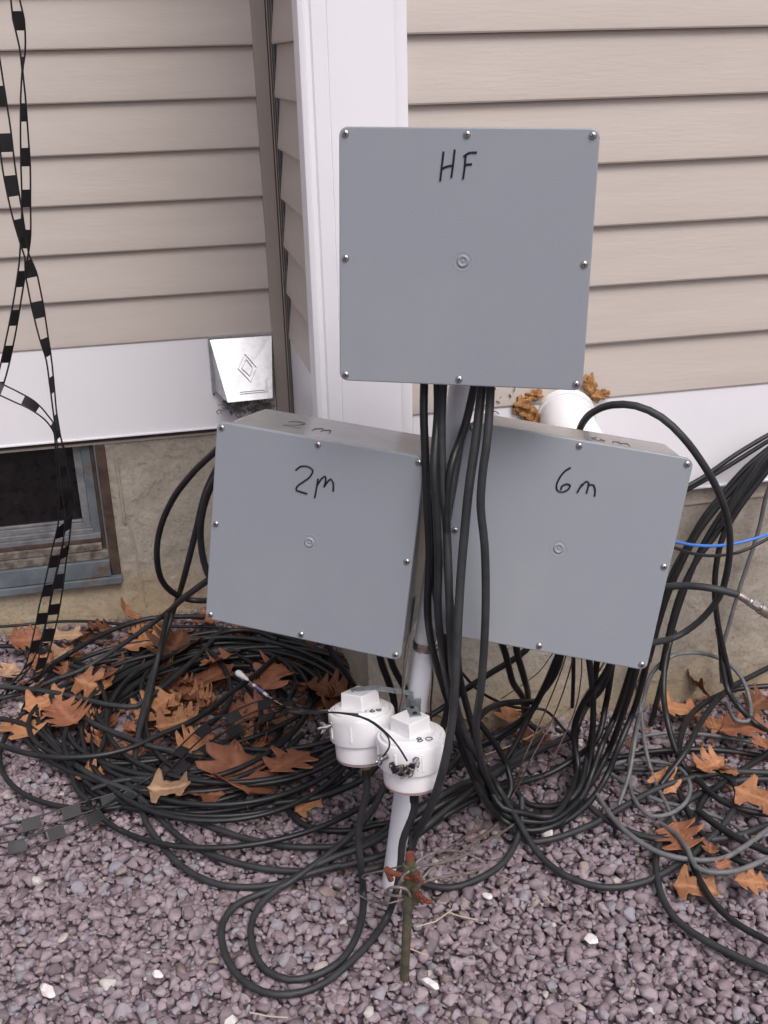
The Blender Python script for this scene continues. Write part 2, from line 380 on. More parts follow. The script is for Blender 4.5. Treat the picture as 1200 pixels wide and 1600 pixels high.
mb = MB(); mb.box(-3,.30,YL+.002,YL+.1,.47,ZT).box(XJ+.002,.5,YR+.02,YL+.1,.45,ZT).box(.40,4.5,YR+.004,YR+.1,.49,ZT)
mk('sheathing', mb, M['trim'], house)
# inside corner post: broad tan leg with a groove and a narrow return
mb = MB(); mb.box(.2575,.2865,YL-.024,YL-.003,.445,ZT).box(.2885,.2915,YL-.027,YL-.002,.445,ZT).box(.2935,.297,YL-.020,YL-.002,.445,ZT)
mk('corner_trim', mb, M['trim'], house, bevel=.0012)
mb = MB(); mb.box(.2975,XJ-.001,YL-.030,YL-.004,.445,ZT); mk('corner_gap_shade', mb, M['frameg'], house)  # dark grey strip: shadow of the corner gap put into the colour
mb = MB(); mb.box(XJ+.0003,XJ+.0018,YL-.12,YL-.031,.47,ZT); mk('corner_gap_shade', mb, M['frameg'], house)  # backing behind the board ends, its shade painted in as dark grey
# white outside corner board with flutes
mb = MB()
prof = [(XC,YR+.03),(XC,YR-.006),(XC+.002,YR-.0145),(XC+.006,YR-.0165),(XC+.010,YR-.0175),(XC+.013,YR-.0140),(XC+.019,YR-.0140),(XC+.022,YR-.0175),(XC+.043,YR-.0180),(XC+.0445,YR-.0166),(XC+.046,YR-.0180),
        (XC+.147,YR-.0180),(XC+.149,YR-.0172),(XC+.151,YR-.0180),(XC+.166,YR-.0180),(XC+.1695,YR-.0160),(XC+.171,YR-.006),(XC+.171,YR+.003),(XC+.12,YR+.003),(XC+.12,YR+.03)]
zz = [.462, .9, 1.4, 2.2, ZT]
for z in zz: mb.v += [(x,y,z) for x,y in prof]
n = len(prof)
for k in range(len(zz)-1): mb.f += [(k*n+i, k*n+(i+1)%n, (k+1)*n+(i+1)%n, (k+1)*n+i) for i in range(n)]
mb.f += [tuple(range(n))]
mk('corner_board', mb, M['white'], house, True, ang=30)
# skirt boards
mb = MB(); mb.box(-3,.2570,YL-.010,YL+.02,.4715,Z0-.001).box(-3,.2570,YL-.013,YL-.0102,.4715,.4765); mk('skirt_board', mb, M['white'], house, bevel=.0012)
mb = MB(); mb.box(XJ-.008,XJ+.02,YR+.03,YL-.06,.4715,Z0-.001); mk('skirt_board', mb, M['white'], house, bevel=.0012)
mb = MB(); mb.box(.4235,4.5,YR-.010,YR+.02,.4915,Z0-.001).box(.4235,4.5,YR-.013,YR-.0102,.4915,.4965); mk('skirt_board', mb, M['white'], house, bevel=.0012)
mb = MB(); mb.box(XC+.004,4.5,YR+.0,YL+.1,.455,.4605).box(-3,.30,YL+.0,YL+.1,.455,.4605); mk('soffit', mb, M['trim'], house)
# foundation
def slab(x0,x1,y,z0,z1,ax,seed,amp=.0012):
    mb = MB(); nx = max(2,int(abs(x1-x0)/.02)); nz = int((z1-z0)/.02)
    for i in range(nx+1):
        for j in range(nz+1):
            a = x0+(x1-x0)*i/nx; z = z0+(z1-z0)*j/nz
            dd = amp*(math.sin(a*17+seed)+math.sin(z*23+a*9+seed)+math.sin(a*41-z*31))*.5
            mb.v.append((a, y+dd, z) if ax == 'x' else (y+dd, a, z))
    mb.f += [(i*(nz+1)+j, (i+1)*(nz+1)+j, (i+1)*(nz+1)+j+1, i*(nz+1)+j+1) for i in range(nx) for j in range(nz)]
    return mb
YF = YL+.004; WX1, WZ0 = -.152, .098
mb = slab(WX1,.34,YF,-.1,.4545,'x',1); mb2 = slab(-2.2,WX1,YF,-.1,WZ0,'x',1); mb.add(mb2.v, mb2.f)
mb.box(-3,-1.2,YF-.004,YF+.2,WZ0,.4545)
mk('foundation_wall', mb, M['concrete'], house, True, ang=60, recalc=False)
XF = .332; YRF = YR+.004
mk('foundation_wall', slab(YRF,YF+.05,XF,-.1,.4545,'y',3), M['concrete'], house, True, recalc=False)
mb = slab(XF-.002,4.5,YRF,-.1,.4915,'x',5); mk('foundation_wall', mb, M['concrete'], house, True, recalc=False)
# formwork ridges in the concrete
mb = MB(); mb.tube([(-.128,YF-.002,.42),(-.127,YF-.002,.33),(-.126,YF-.003,.25)], .004, 6).tube([(-.118,YF-.001,.26),(-.108,YF-.002,.15),(-.100,YF-.001,.02)], .003, 6)
mk('formwork_ridge', mb, M['concrete'], house, True)
# basement window
win = mk('window', MB().box(-1.2,WX1-.026,YL+.03,YL+.04,.232,.4545), M['glass'], house)
def fr(name, mat, *bx, bevel=.001):
    mb = MB()
    for b in bx: mb.box(*b)
    mk(name, mb, mat, win, bevel=bevel)
gx = -.213
fr('frame', M['frameg'], (gx-.012,gx+.006,YL+.018,YL+.0295,.255,.4545), (-1.2,gx+.006,YL+.018,YL+.0295,.241,.2545))
fr('frame_lip', M['frameg'], (-1.2,gx-.013,YL+.022,YL+.0296,.2555,.262), (-1.2,gx+.010,YL+.010,YL+.0295,.229,.2405))
fr('jamb', M['frameb'], (gx+.0065,-.186,YL+.014,YL+.05,.195,.4545))
fr('jamb', M['framer'], (-.1855,-.173,YL+.010,YL+.05,.16,.4545), (-.1725,WX1+.002,YL-.004,YL+.05,.118,.4545), bevel=.002)
fr('jamb_lip', M['frameb'], (-.176,-.1718,YL-.002,YL+.0095,.15,.4545))
fr('sill', M['frameg'], (-1.2,-.186,YL+.004,YL+.05,.2165,.2285))
fr('sill', M['framer'], (-1.2,-.1865,YL+.003,YL+.05,.2065,.216))
fr('sill', M['lichen'], (-1.2,-.1863,YL-.003,YL+.05,.186,.2055), bevel=.003)
fr('sill', M['lichen'], (-1.2,-.174,YL-.005,YL+.05,.163,.1855), bevel=.003)
fr('sill', M['frameb'], (-1.2,-.1735,YL-.012,YL+.05,.119,.1625), (-1.2,WX1+.003,YL-.018,YL+.05,WZ0+.001,.1175), bevel=.002)

# far ground around the house is one sheet (above); sealing foam, exhaust pipe
def blob(c, r, seed, sq=(1,1,1), sub=3, amp=.35):
    bm = bmesh.new(); bmesh.ops.create_icosphere(bm, subdivisions=sub, radius=1)
    rs = random.Random(seed); ph = [rs.uniform(0,6) for _ in range(6)]
    mb = MB()
    for v in bm.verts:
        p = v.co; k = 1+amp*(math.sin(p.x*4+ph[0])*math.sin(p.y*5+ph[1])+.6*math.sin(p.z*7+ph[2]+p.x*3)+.4*math.sin(p.x*13+ph[3])*math.sin(p.z*12+ph[4]))
        mb.v.append((c[0]+p.x*k*r*sq[0], c[1]+p.y*k*r*sq[1], c[2]+p.z*k*r*sq[2]))
    mb.f = [tuple(v.index for v in f.verts) for f in bm.faces]; bm.free(); return mb
ep = root('exhaust_pipe', tuple(SY(895,640,YR-.05)), 'white plastic pipe elbow coming out of the wall behind the 6m box', 'pipe')
a = SY(884,640,YR+.03); 
b1 = SY(886,660,YR-.05); b2 = SY(900,690,YR-.10); b3 = SY(928,730,YR-.115); b4 = SY(945,780,YR-.12)
mk('elbow', MB().tube(spline([a,b1,b2,b3],.008), .047, 28), M['pvc'], ep, True)
mk('hub', MB().tube(spline([b2*.35+b3*.65,b3,b4],.01), .053, 28), M['pvc'], ep, True, ang=50)
mk('collar', MB().tube([tuple(SY(884,648,YR-.014)), tuple(SY(885,655,YR-.03))], .053, 28), M['pvc'], ep, True, ang=50)
fo = root('sealing_foam', tuple(SY(835,630,YR)), 'brown weathered spray foam filling the gap around the white exhaust pipe', 'foam')
mb = MB()
for i,(x,y,r,q) in enumerate(((815,632,.012,(1.2,.7,1.1)),(824,645,.014,(1,.7,1.2)),(835,618,.011,(1.4,.6,.8)),(838,660,.013,(.9,.6,1.2)),(808,640,.007,(1,.6,1)),(922,603,.013,(.8,.7,1.6)),(934,618,.011,(1.2,.7,.9)),(945,615,.008,(1,.6,1)),(915,596,.009,(1,.7,1)),(846,615,.009,(1.5,.6,.7)))):
    if i == 5: mk('foam_bead', mb, M['foam'], fo, True); mb = MB()
    if i == 9: continue
    c = SY(x,y,YR-.016); t = blob(c, r, i, q); mb.add(t.v, t.f)
mk('foam_bead', mb, M['foam'], fo, True)
mb = MB()
for i in range(26):
    x, y = random.uniform(742,805), random.uniform(604,650); c = SY(x,y,YR-.0145); a_ = random.uniform(0,3)
    l = random.uniform(.001,.005); mb.tube([(c[0]-l*math.cos(a_),c[1],c[2]-l*math.sin(a_)),(c[0],c[1]-.0005,c[2]+.001),(c[0]+l*math.cos(a_),c[1],c[2]+l*math.sin(a_))], random.uniform(.0006,.0015), 5)
mk('foam_fleck', mb, M['rust'], fo, True)

# steel vent hood on the left wall
vh = root('vent_hood', tuple(SY(380,620,YL)), 'shiny galvanised metal dryer vent hood with embossed diamond on the left wall', 'vent')
YB = YL-.0135
A1, A2, A3, A4 = [SY(*p,YB) for p in ((327,528),(424,522),(429,600),(334,608))]
D1, D2 = SY(356,629,YB-.072), SY(426,622,YB-.072)
A1f, A2f = A1+[0,-.004,0], A2+[0,-.004,0]
mb = MB(); t = .0012
def sheet(mb, pts, nrm):
    nrm = Vector(nrm).normalized()*t; p = [Vector(q) for q in pts]; mb.hexa([q for q in p], [q+nrm for q in p]) if len(p) == 4 else mb.add([*p, *[q+nrm for q in p]], [(0,1,2),(5,4,3),(0,3,4,1),(1,4,5,2),(2,5,3,0)])
fn = Vector(A2f-A1f).cross(Vector(D1-A1f))
sheet(mb, (A1f, A2f, D2, D1), -fn if fn.y < 0 else fn)
o_ = mk('front_plate', mb, M['galv'], vh)
mb = MB(); sheet(mb, (A1f, D1, A4), (1,0,0)); mk('side_plate', mb, M['galv'], vh)
mb = MB(); sheet(mb, (A2f, A3, D2), (-1,0,0)); mk('side_plate', mb, M['galv'], vh)
mb = MB(); mb.box(A1[0]-.004, A2[0]+.002, YB-.0015, YB, A4[2], A1[2]); mb.box(A1[0]-.004, A1[0]+.004, YB-.006, YB-.0016, A4[2]-.008, A1[2]+.002); mb.box(A1[0]-.002, A2[0]+.003, YB-.008, YB-.001, A1[2]-.001, A1[2]+.003)
mk('back_flange', mb, M['galv'], vh)
fnu = (fn if fn.y < 0 else -fn).normalized()
def onf(u, v): 
    p = (Vector(A1f)*(1-u)+Vector(A2f)*u)*(1-v)+(Vector(D1)*(1-u)+Vector(D2)*u)*v
    return p+fnu*.0006
mb = MB()
for pts in ([(.52,.28),(.70,.50),(.56,.72),(.36,.50),(.52,.28)], [(.53,.36),(.63,.50),(.56,.63),(.43,.50),(.53,.36)], [(.30,.86),(.86,.86),(.86,.70)], [(.30,.89),(.89,.89),(.89,.68)]):
    for i in range(len(pts)-1):
        mb.tube([onf(*pts[i]), onf((pts[i][0]+pts[i+1][0])/2,(pts[i][1]+pts[i+1][1])/2), onf(*pts[i+1])], .0011, 6)
mk('embossed_mark', mb, M['galv'], vh, True)
mb = MB()
for i in range(3): c = SY(331+i*1.5, 560+i*28, YB-.004); mb.add(*[(t2 := blob(c, .0022, i, amp=.05, sub=1)).v, t2.f])
mk('rivet', mb, M['slot'], vh, True)
mb = MB(); rs = random.Random(5)
for i in range(70):
    c = Vector(SY(rs.uniform(346,424), rs.uniform(622,650), YL-.03-rs.random()*.02)); P = [c]
    for k in range(4): P.append(P[-1]+Vector((rs.uniform(-.007,.007),rs.uniform(-.004,.004),rs.uniform(-.007,.006))))
    mb.tube(spline(P,.004), rs.uniform(.0006,.0016), 5)
for i in range(7):
    t2 = blob(SY(352+i*11, 632+rs.uniform(-4,9), YL-.035), rs.uniform(.006,.010), i+30, amp=.5, sub=3); mb.add(t2.v, t2.f)
tagd(mk('lint', mb, M['lint'], None, True), 'grey fluffy lint caught under the metal vent hood', 'lint')

# ---------------------------------------------------------------- enclosures
def rrect(w_, h_, r, n=6):
    out = []
    for cx, cz, a0 in ((w_-r,h_-r,0),(-w_+r,h_-r,90),(-w_+r,-h_+r,180),(w_-r,-h_+r,270)):
        for k in range(n+1):
            a = math.radians(a0+90*k/n); out.append((cx+r*math.cos(a), cz+r*math.sin(a)))
    return out
def prism(loops):            # loops: [(list of (x,z), y)]
    mb = MB(); n = len(loops[0][0])
    for L, y in loops: mb.v += [(x,y,z) for x,z in L]
    for k in range(len(loops)-1): mb.f += [(k*n+i, k*n+(i+1)%n, (k+1)*n+(i+1)%n, (k+1)*n+i) for i in range(n)]
    mb.f += [tuple(range(n)), tuple(reversed(range((len(loops)-1)*n, len(loops)*n)))]
    return mb
def enclosure(c, right, up, nrm, depth, label, strokes, topstrokes=None, wx=.1525, wz=.1525, sx=.1445, sz=.1445, skip=()):
    r = Vector(right).normalized(); nn = Vector(nrm).normalized(); u = nn.cross(r)*-1
    if u.dot(Vector(up)) < 0: u = -u
    back = -nn
    e = root('junction_box', tuple(c), label, 'electrical box', 'grey boxes on the leaning post')
    m = Matrix.Identity(4)
    for i in range(3): m[i][0] = r[i]; m[i][1] = back[i]; m[i][2] = u[i]; m[i][3] = c[i]
    e.matrix_world = m
    lid = mk('lid', prism([(rrect(wx-.0016,wz-.0016,.0092),0.0),(rrect(wx-.0004,wz-.0004,.0104),.0006),(rrect(wx,wz,.0108),.002),(rrect(wx,wz,.0108),.0062)]), M['box'], e, True, local=True, ang=18)
    mk('gasket', prism([(rrect(wx-.004,wz-.004,.008),.0063),(rrect(wx-.004,wz-.004,.008),.0085)]), M['slot'], e, local=True)
    mk('body', prism([(rrect(wx-.0045,wz-.0045,.010),.0087),(rrect(wx-.0055,wz-.0055,.010),depth*.5),(rrect(wx-.0075,wz-.0075,.012),depth)]), M['boxside'], e, True, local=True, ang=18)
    # moulded centre mark: ring groove and boss
    T = Matrix.Rotation(math.pi/2, 4, 'X')
    mk('centre_mark', MB().lathe([(.0125,-.0003),(.0122,.0002),(.0118,.0003),(.0112,.0001),(.0076,.0001),(.0070,.0012),(.0060,.0020),(.0048,.0019),(.0036,.0009),(.0020,.0008),(.0015,.0016),(.0006,.0018)], 32, T), M['box'], lid, True, local=True)
    for gx_ in (-1,0,1):
        for gz_ in (-1,0,1):
            if gx_ == 0 and gz_ == 0: continue
            T2 = Matrix.Translation((gx_*sx,0,gz_*sz))@Matrix.Rotation(math.pi/2,4,'X')@Matrix.Rotation(random.uniform(0,3),4,'Z')
            s_ = mk('screw', MB().lathe([(.0047,-.0005),(.0046,.0006),(.0041,.0016),(.0030,.0024),(.0015,.0028),(.0004,.0029)], 18, T2), M['screw'], e, True, local=True)
            q = MB().box(-.0028,.0028,-.0005,.0005,.0026,.00315,T2).box(-.0005,.0005,-.0028,-.0006,.0026,.0031,T2).box(-.0005,.0005,.0006,.0028,.0026,.0031,T2)
            mk('cross_slot', q, M['slot'], s_, local=True)
    mb = MB()
    for st in strokes:
        mb.tube(spline([(x, -.0003, z) for x, z in st], .0015), .00135, 6, 1)
    mk('handwriting', mb, M['ink'], lid, True, local=True)
    if topstrokes:
        mb = MB()
        for st in topstrokes: mb.tube(spline([(x, y, wz-.0050) for x, y in st], .003), .0007, 5)
        mk('handwriting', mb, M['inkfade'], e, True, local=True)
    return e
mm_ = .305/400     # photo pixels to metres on a lid
def lidstroke(cx, cz, sc_, st): return [[((x-cx)*sc_, (cz-z)*sc_) for x, z in s] for s in st]
# strokes in lid-fraction pixels of the zoomed photo, centre mark as origin
HFs = lidstroke(723,405,.305/396,[[(684,285),(685.5,268),(688,242)],[(701,280),(703,262),(705,239)],[(685.5,268),(692,264.5),(703,262)],[(719,282),(721,265),(722,246)],[(719,249),(727,244),(739,243)],[(720,261),(726,260.5),(732,260)]])
k2 = .305/330
S2 = lidstroke(483,848,k2,[[(457,733),(465,727),(477,727.5),(484,733),(480,743),(470,751),(461,758),(459,764),(466,767),(477,770)],[(489,776),(491,762),(493,745.5)],[(492,756),(499,745),(504,742),(505,750),(503,758),(507,752),(513,746),(517,752),(518,765)]])
S6 = lidstroke(876,858,.305/345,[[(880,730),(872,736),(865,747),(862,758),(864,766),(872,768.5),(880,764),(882,758),(877,756),(870,760),(869,765)],[(894,769),(897,761),(900,755)],[(898,760),(906,751),(909,753),(908,769.5)],[(909,757),(916,756),(920,764),(920.5,774)]])
def shear(st, ax, bz):
    return [[(x+z*ax, z+x*bz) for x, z in s] for s in st]
boxHF = enclosure((.369,1.271,1.043), (.93,-.367,-.022), (.051,.069,.996), (-.364,-.928,.082), .118, 'upper grey junction box marked HF, standing above the other two on the post', shear(HFs,0,0))
box2 = enclosure((.18,1.399,.637), (.876,-.472,-.103), (.143,.05,.988), (-.461,-.88,.112), .15, 'lower left grey junction box marked 2m, tilted beside the post', shear(S2,-.05,.16),
    [[(-.075,.085),(-.066,.095),(-.052,.092),(-.058,.075),(-.075,.062),(-.048,.060)],[(-.030,.060),(-.029,.075)],[(-.029,.072),(-.020,.080),(-.017,.062)],[(-.017,.072),(-.008,.078),(-.004,.060)]])
box6 = enclosure((.507,1.27,.645), (.93,-.333,-.157), (.202,.106,.974), (-.307,-.937,.166), .15, 'lower right grey junction box marked 6m, tilted in front of the white pipe', shear(S6,-.08,.15),
    [[(.030,.085),(.022,.070),(.030,.058),(.040,.064),(.034,.072)],[(.050,.058),(.051,.070)],[(.051,.068),(.059,.075),(.062,.058)],[(.062,.068),(.070,.074),(.074,.056)]])

# ---------------------------------------------------------------- post
PB, PT = np.array([.286,1.397,0.]), np.array([.403,1.397,.848])
def pole(z): return PB+(PT-PB)*(z/.848)
mb = MB(); mb.tube([pole(z) for z in (-.08,.1,.2,.3,.5,.7,.887)], .0165, 28)
post = mk('post', mb, M['pole'], None, True); tagd(post, 'leaning white painted pipe post carrying the three grey boxes', 'post')
def ring(z, r, h, mat, name, label, cat):
    ax = Vector(PT-PB).normalized(); q = ax.to_track_quat('Z','Y').to_matrix().to_4x4()
    T = Matrix.Translation(pole(z))@q
    o = root(name, tuple(pole(z)), label, cat)
    mk('band', MB().lathe([(.0168,-h),(r,-h),(r,h),(.0168,h)], 32, T, caps=False), mat, o, True, ang=30)
    mk('screw_housing', MB().box(-.006,.006,-r-.007,-r+.001,-h*.8,h*.8,T@Matrix.Rotation(-1.2,4,'Z')), mat, o, bevel=.001)
    return o
ring(.447, .0185, .0065, M['band'], 'hose_clamp', 'steel hose clamp band around the white post below the 2m box', 'clamp')
ring(.328, .0185, .0065, M['band'], 'hose_clamp', 'steel hose clamp around the post just behind the white caps', 'clamp')
# strut strip beside the post and flat bars to the caps
def strip(P, wv, w_, t_):   # flat bar through points P, width direction wv
    mb = MB(); P = [Vector(p) for p in P]; wv = Vector(wv).normalized(); L = []
    for i, p in enumerate(P):
        tg = (P[min(i+1,len(P)-1)]-P[max(i-1,0)]).normalized(); nv = tg.cross(wv).normalized()
        L.append([p+wv*w_/2+nv*t_/2, p-wv*w_/2+nv*t_/2, p-wv*w_/2-nv*t_/2, p+wv*w_/2-nv*t_/2])
    for i in range(len(L)): mb.v += [tuple(v) for v in L[i]]
    for i in range(len(L)-1): mb.f += [(i*4+k, i*4+(k+1)%4, (i+1)*4+(k+1)%4, (i+1)*4+k) for k in range(4)]
    n = len(L)*4; mb.f += [(3,2,1,0),(n-4,n-3,n-2,n-1)]; return mb
zs = [.27,.36,.44,.53]
mb = strip([pole(z)+[-.0255,-.004,0] for z in zs], (0.25,1,0), .016, .003)
tagd(mk('mounting_strip', mb, M['zinc'], bevel=.0006), 'narrow galvanised steel strip clamped upright along the left of the white post', 'bracket')

# ---------------------------------------------------------------- cleanout housings
def pot(cx, cy, zt, R, label, strokes, rot, term, tilt):
    """zt: height of the collar rim"""
    e = root('antenna_housing', (cx,cy,zt-.09), label, 'plastic housing', 'white capped housings below the boxes')
    TB = Matrix.Translation((cx,cy,zt))@Matrix.Rotation(-math.radians(tilt),4,'X'); T = TB@Matrix.Rotation(rot,4,'Z')
    b = mk('body', MB().lathe([(R*.60,-.073),(R*.845,-.073),(R*.86,-.070),(R*.865,-.035)],56,T), M['pvc'], e, True, ang=35)
    mk('base_seam', MB().lathe([(R*.80,-.0755),(R*.855,-.0755),(R*.862,-.0745),(R*.855,-.0735)],56,T), M['glue'], e, True, ang=35)
    mk('base_plate', MB().lathe([(R*.5,-.0775),(R*.82,-.0775),(R*.84,-.076)],56,T), M['pvc'], e, True, ang=35)
    col = mk('collar', MB().lathe([(R*.86,-.044),(R*.975,-.044),(R*.99,-.0425),(R,-.008),(R*.995,-.003),(R*.97,0),(R*.87,0),(R*.865,-.006)],64,T), M['pvc'], e, True, ang=35)
    for k in range(8):
        a = rot+k*math.pi/4+.35; T2 = TB@Matrix.Rotation(a,4,'Z')
        mk('rib', MB().box(R*.975,R*1.022,-.0016,.0016,-.036,-.009,T2), M['pvc'], col, bevel=.0008)
    cap = mk('cap', MB().lathe([(R*.86,-.005),(R*.86,.0035),(R*.845,.0045),(R*.80,.0045),(R*.79,.0060),(R*.74,.0072),(R*.70,.0066),(.004,.0066)],56,T), M['pvc'], e, True, ang=35)
    s0, s1, h = .0218, .0206, .0295
    mb = MB(); mb.hexa([(-s0,-s0,.006),(s0,-s0,.006),(s0,s0,.006),(-s0,s0,.006)], [(-s1,-s1,h),(s1,-s1,h),(s1,s1,h),(-s1,s1,h)])
    mb.v = [tuple(T@Vector(v)) for v in mb.v]
    mk('square_plug', mb, M['pvc'], cap, bevel=.0016)
    mb = MB()
    for st in strokes:
        P = []
        for x, y in st:      # lettering along the front of the cap: x across, y height on the disc
            p = TB@Vector((x*1.3+.001, -R*.71+y*1.55, .0078)); P.append(p)
        mb.tube(spline(P,.0015), .00062, 5)
    mk('handwriting', mb, M['ink'], cap, True)
    c = mk('connector', MB().lathe([(.0105,-.082),(.0105,-.0776)],20,T).lathe([(.0080,-.097),(.0095,-.095),(.0095,-.0825),(.008,-.0821)],20,T), M['brass'], e, True, ang=30)
    mk('connector_sleeve', MB().lathe([(.0070,-.112),(.0070,-.0975)],20,T), M['cable'], c, True, ang=30)
    for ta in term:
        Td = TB@Matrix.Translation((0,0,-.014))@Matrix.Rotation(ta,4,'Z')@Matrix.Rotation(math.pi/2,4,'Y')
        s_ = mk('terminal_bolt', MB().lathe([(.0022,R*.9),(.0022,R+.022),(.0012,R+.0235)],10,Td).lathe([(.0052,R+.001),(.0052,R+.0032)],6,Td), M['screw'], e, True, ang=30)
        mb = MB().lathe([(.0042,R+.007),(.0038,R+.014)],12,Td)
        for sg in (-1,1):
            mb.add([(sg*.002,-.0009,R+.007),(sg*.0085,-.0009,R+.013),(sg*.0095,-.0009,R+.019),(sg*.0055,-.0009,R+.0175),(sg*.002,-.0009,R+.012),(sg*.002,.0009,R+.007),(sg*.0085,.0009,R+.013),(sg*.0095,.0009,R+.019),(sg*.0055,.0009,R+.0175),(sg*.002,.0009,R+.012)],
                   [(0,1,2,3,4),(9,8,7,6,5)]+[(i,(i+1)%5,5+(i+1)%5,5+i) for i in range(5)], Td)
        mk('wing_nut', mb, M['screw'], s_, bevel=.0004)
    return e, TB
k = .0011
st160 = [[(.000,-.001),(.0015,.004)],[(.0095,.0045),(.0055,.0015),(.0058,-.0025),(.009,-.0035),(.0108,-.001),(.0085,.0005),(.0062,-.001)],[(.016,.001),(.0135,.003),(.0135,-.001),(.017,-.002),(.019,.001),(.016,.0025)]]
st80 = [[(.003,.0045),(.0003,.003),(.003,.0004),(.0060,-.002),(.003,-.004),(.0000,-.002),(.003,.0004),(.0057,.003),(.003,.0045)],[(.013,.003),(.010,.001),(.011,-.003),(.016,-.003),(.017,.001),(.013,.003)]]
c160 = SY(564,1108,1.40); c80 = SY(642,1147,1.31)
p160, T160 = pot(c160[0],1.40,c160[2],.0515,'white capped plastic housing marked 160, behind and left of its twin',st160,math.radians(40),[math.radians(196)],14)
p80, T80 = pot(c80[0],1.31,c80[2],.0515,'white capped plastic housing marked 80, in front of the white post',st80,math.radians(30),[math.radians(-146),math.radians(-96)],8)
t2 = MB().lathe([(.0055,0),(.0055,.006)],16,T160@Matrix.Translation((.022,-.015,-.086)))
mk('ring_terminal', t2, M['silver'], p160, True); mk('red_post', MB().lathe([(.003,.0061),(.003,.010)],12,T160@Matrix.Translation((.022,-.015,-.086))), M['red'], p160, True)
# sealing putty and lug on the front housing
mb = MB()
for i in range(11):
    a = math.radians(-137+i*3.3); rr = .0525; c = T80@Vector((rr*math.cos(a), rr*math.sin(a), -.033+.006*abs(i-5)/5+.003*math.sin(i*2))); t3 = blob(c,.0040+.001*(i%3),i,amp=.4,sub=2); mb.add(t3.v,t3.f)
mk('sealing_putty', mb, M['ink'], p80, True)
mb = MB()
for i in range(6):
    a = math.radians(-126+i*4); c = T80@Vector((.056*math.cos(a), .056*math.sin(a), -.027+.005*math.sin(i*2.4))); mb.tube(spline([c,c+Vector((.004,-.003,.004)),c+Vector((.002,-.004,-.006)),c+Vector((-.003,-.001,-.010))],.002), .0011, 6)
mk('ground_lug', mb, M['silver'], p80, True)
# flat bars
B0 = T160@Vector((-.012,.002,.0308)); zt = B0.z; B1 = T160@Vector((.024,.000,.0310)); 
pz = Vector(pole(zt)); B2 = pz+Vector((-.020,-.014,-.001)); B3 = pz+Vector((-.0,-.0205,0)); 
hb = root('flat_bracket', tuple(B0), 'perforated galvanised flat bar from the 160 housing cap to the post', 'bracket')
mk('bar', strip([B0,B1,B2],(0,1,0),.013,.0022), M['zinc'], hb, bevel=.0004)
mk('bar_leg', strip([B2+Vector((.002,0,.001)),B2+Vector((.002,-.002,-.012)),B2+Vector((.001,-.002,-.035))],(1,0,0),.010,.002), M['zinc'], hb)
mb = MB()
for q in (.06,.75): p = B0.lerp(B2,q); mb.lathe([(.0036,.0),(.0034,.0016),(.0015,.0024)],12,Matrix.Translation(p+Vector((0,0,.0011))))
mk('bolt_head', mb, M['screw'], hb, True)
P0 = T80@Vector((.0075,-.007,.0308)); zt = P0.z; pz = Vector(pole(zt)); P1 = T80@Vector((.0085,.024,.0308)); P2 = Vector(SY(649,1112,1.373)); P3 = Vector(SY(649.5,1092,1.376))
fb = root('flat_bracket', tuple(P0), 'short perforated zinc angle bar from the 80 housing cap up the post', 'bracket')
mk('bar', strip([P0,P1,P2,P3],(1,0,0),.0165,.0022), M['zinc'], fb, bevel=.0004)
mb = MB()
for p in (P0.lerp(P1,.25), P0.lerp(P1,.9)): mb.lathe([(.0036,.0),(.0034,.0014),(.0015,.0020)],12,Matrix.Translation(p+Vector((0,0,.0011))))
mk('bolt_head', mb, M['slot'], fb, True)
# loose zinc mounting blade between 2m box and post
# ---------------------------------------------------------------- ground rod
r0, r1 = SZ(632,1526,-.03), SZ(634,1526,0.0); top = SY(641,1335,SZ(632,1522,0)[1])
gr = root('ground_rod', tuple(SZ(632,1522,0)), 'tarnished green brown ground rod with rusty clamps in the gravel', 'ground rod')
base = Vector(SZ(632,1524,0)); topv = Vector(top); dv = (topv-base).normalized()
mk('rod', MB().tube([base-dv*.06, base, base.lerp(topv,.5), topv], .0068, 16), M['rod'], gr, True)
mb = MB(); mb.tube([topv-dv*.022, topv, topv+dv*.002], [.0066,.0070,.0058], 14)
mk('mushroomed_end', mb, M['rust'], gr, True)
def clampat(f, ang, name='clamp'):
    c = base.lerp(topv, f); q = dv.to_track_quat('Z','Y').to_matrix().to_4x4(); T = Matrix.Translation(c)@q@Matrix.Rotation(ang,4,'Z')
    cl = mk('rod_clamp', MB().lathe([(.0070,-.0055),(.0098,-.0055),(.0104,0),(.0098,.0055),(.0070,.0055)],16,T,caps=False).box(.007,.016,-.005,.005,-.0055,.0055,T), M['rod'], gr, True, ang=30)
    T3 = T@Matrix.Rotation(math.pi/2,4,'Y')
    mk('clamp_bolt', MB().lathe([(.0032,.008),(.0032,.036)],10,T3).lathe([(.0055,.018),(.0055,.023)],6,T3), M['rust'], cl, True, ang=30)
    return cl
clampat(.90, math.radians(185)); clampat(.74, math.radians(200)); clampat(.68, math.radians(-60)); clampat(.60, math.radians(-25)); clampat(.64, math.radians(-120))
mb = MB(); a0 = Vector(SY(606,1362,topv.y)); a1 = Vector(SY(651,1374,topv.y-.008)); mb.tube([a0,a0.lerp(a1,.5),a1], .0042, 8); mb.tube([SY(604,1357,topv.y),SY(607,1364,topv.y),SY(611,1375,topv.y)], .0045, 7)
mk('cross_bolt', mb, M['rust'], gr, True)

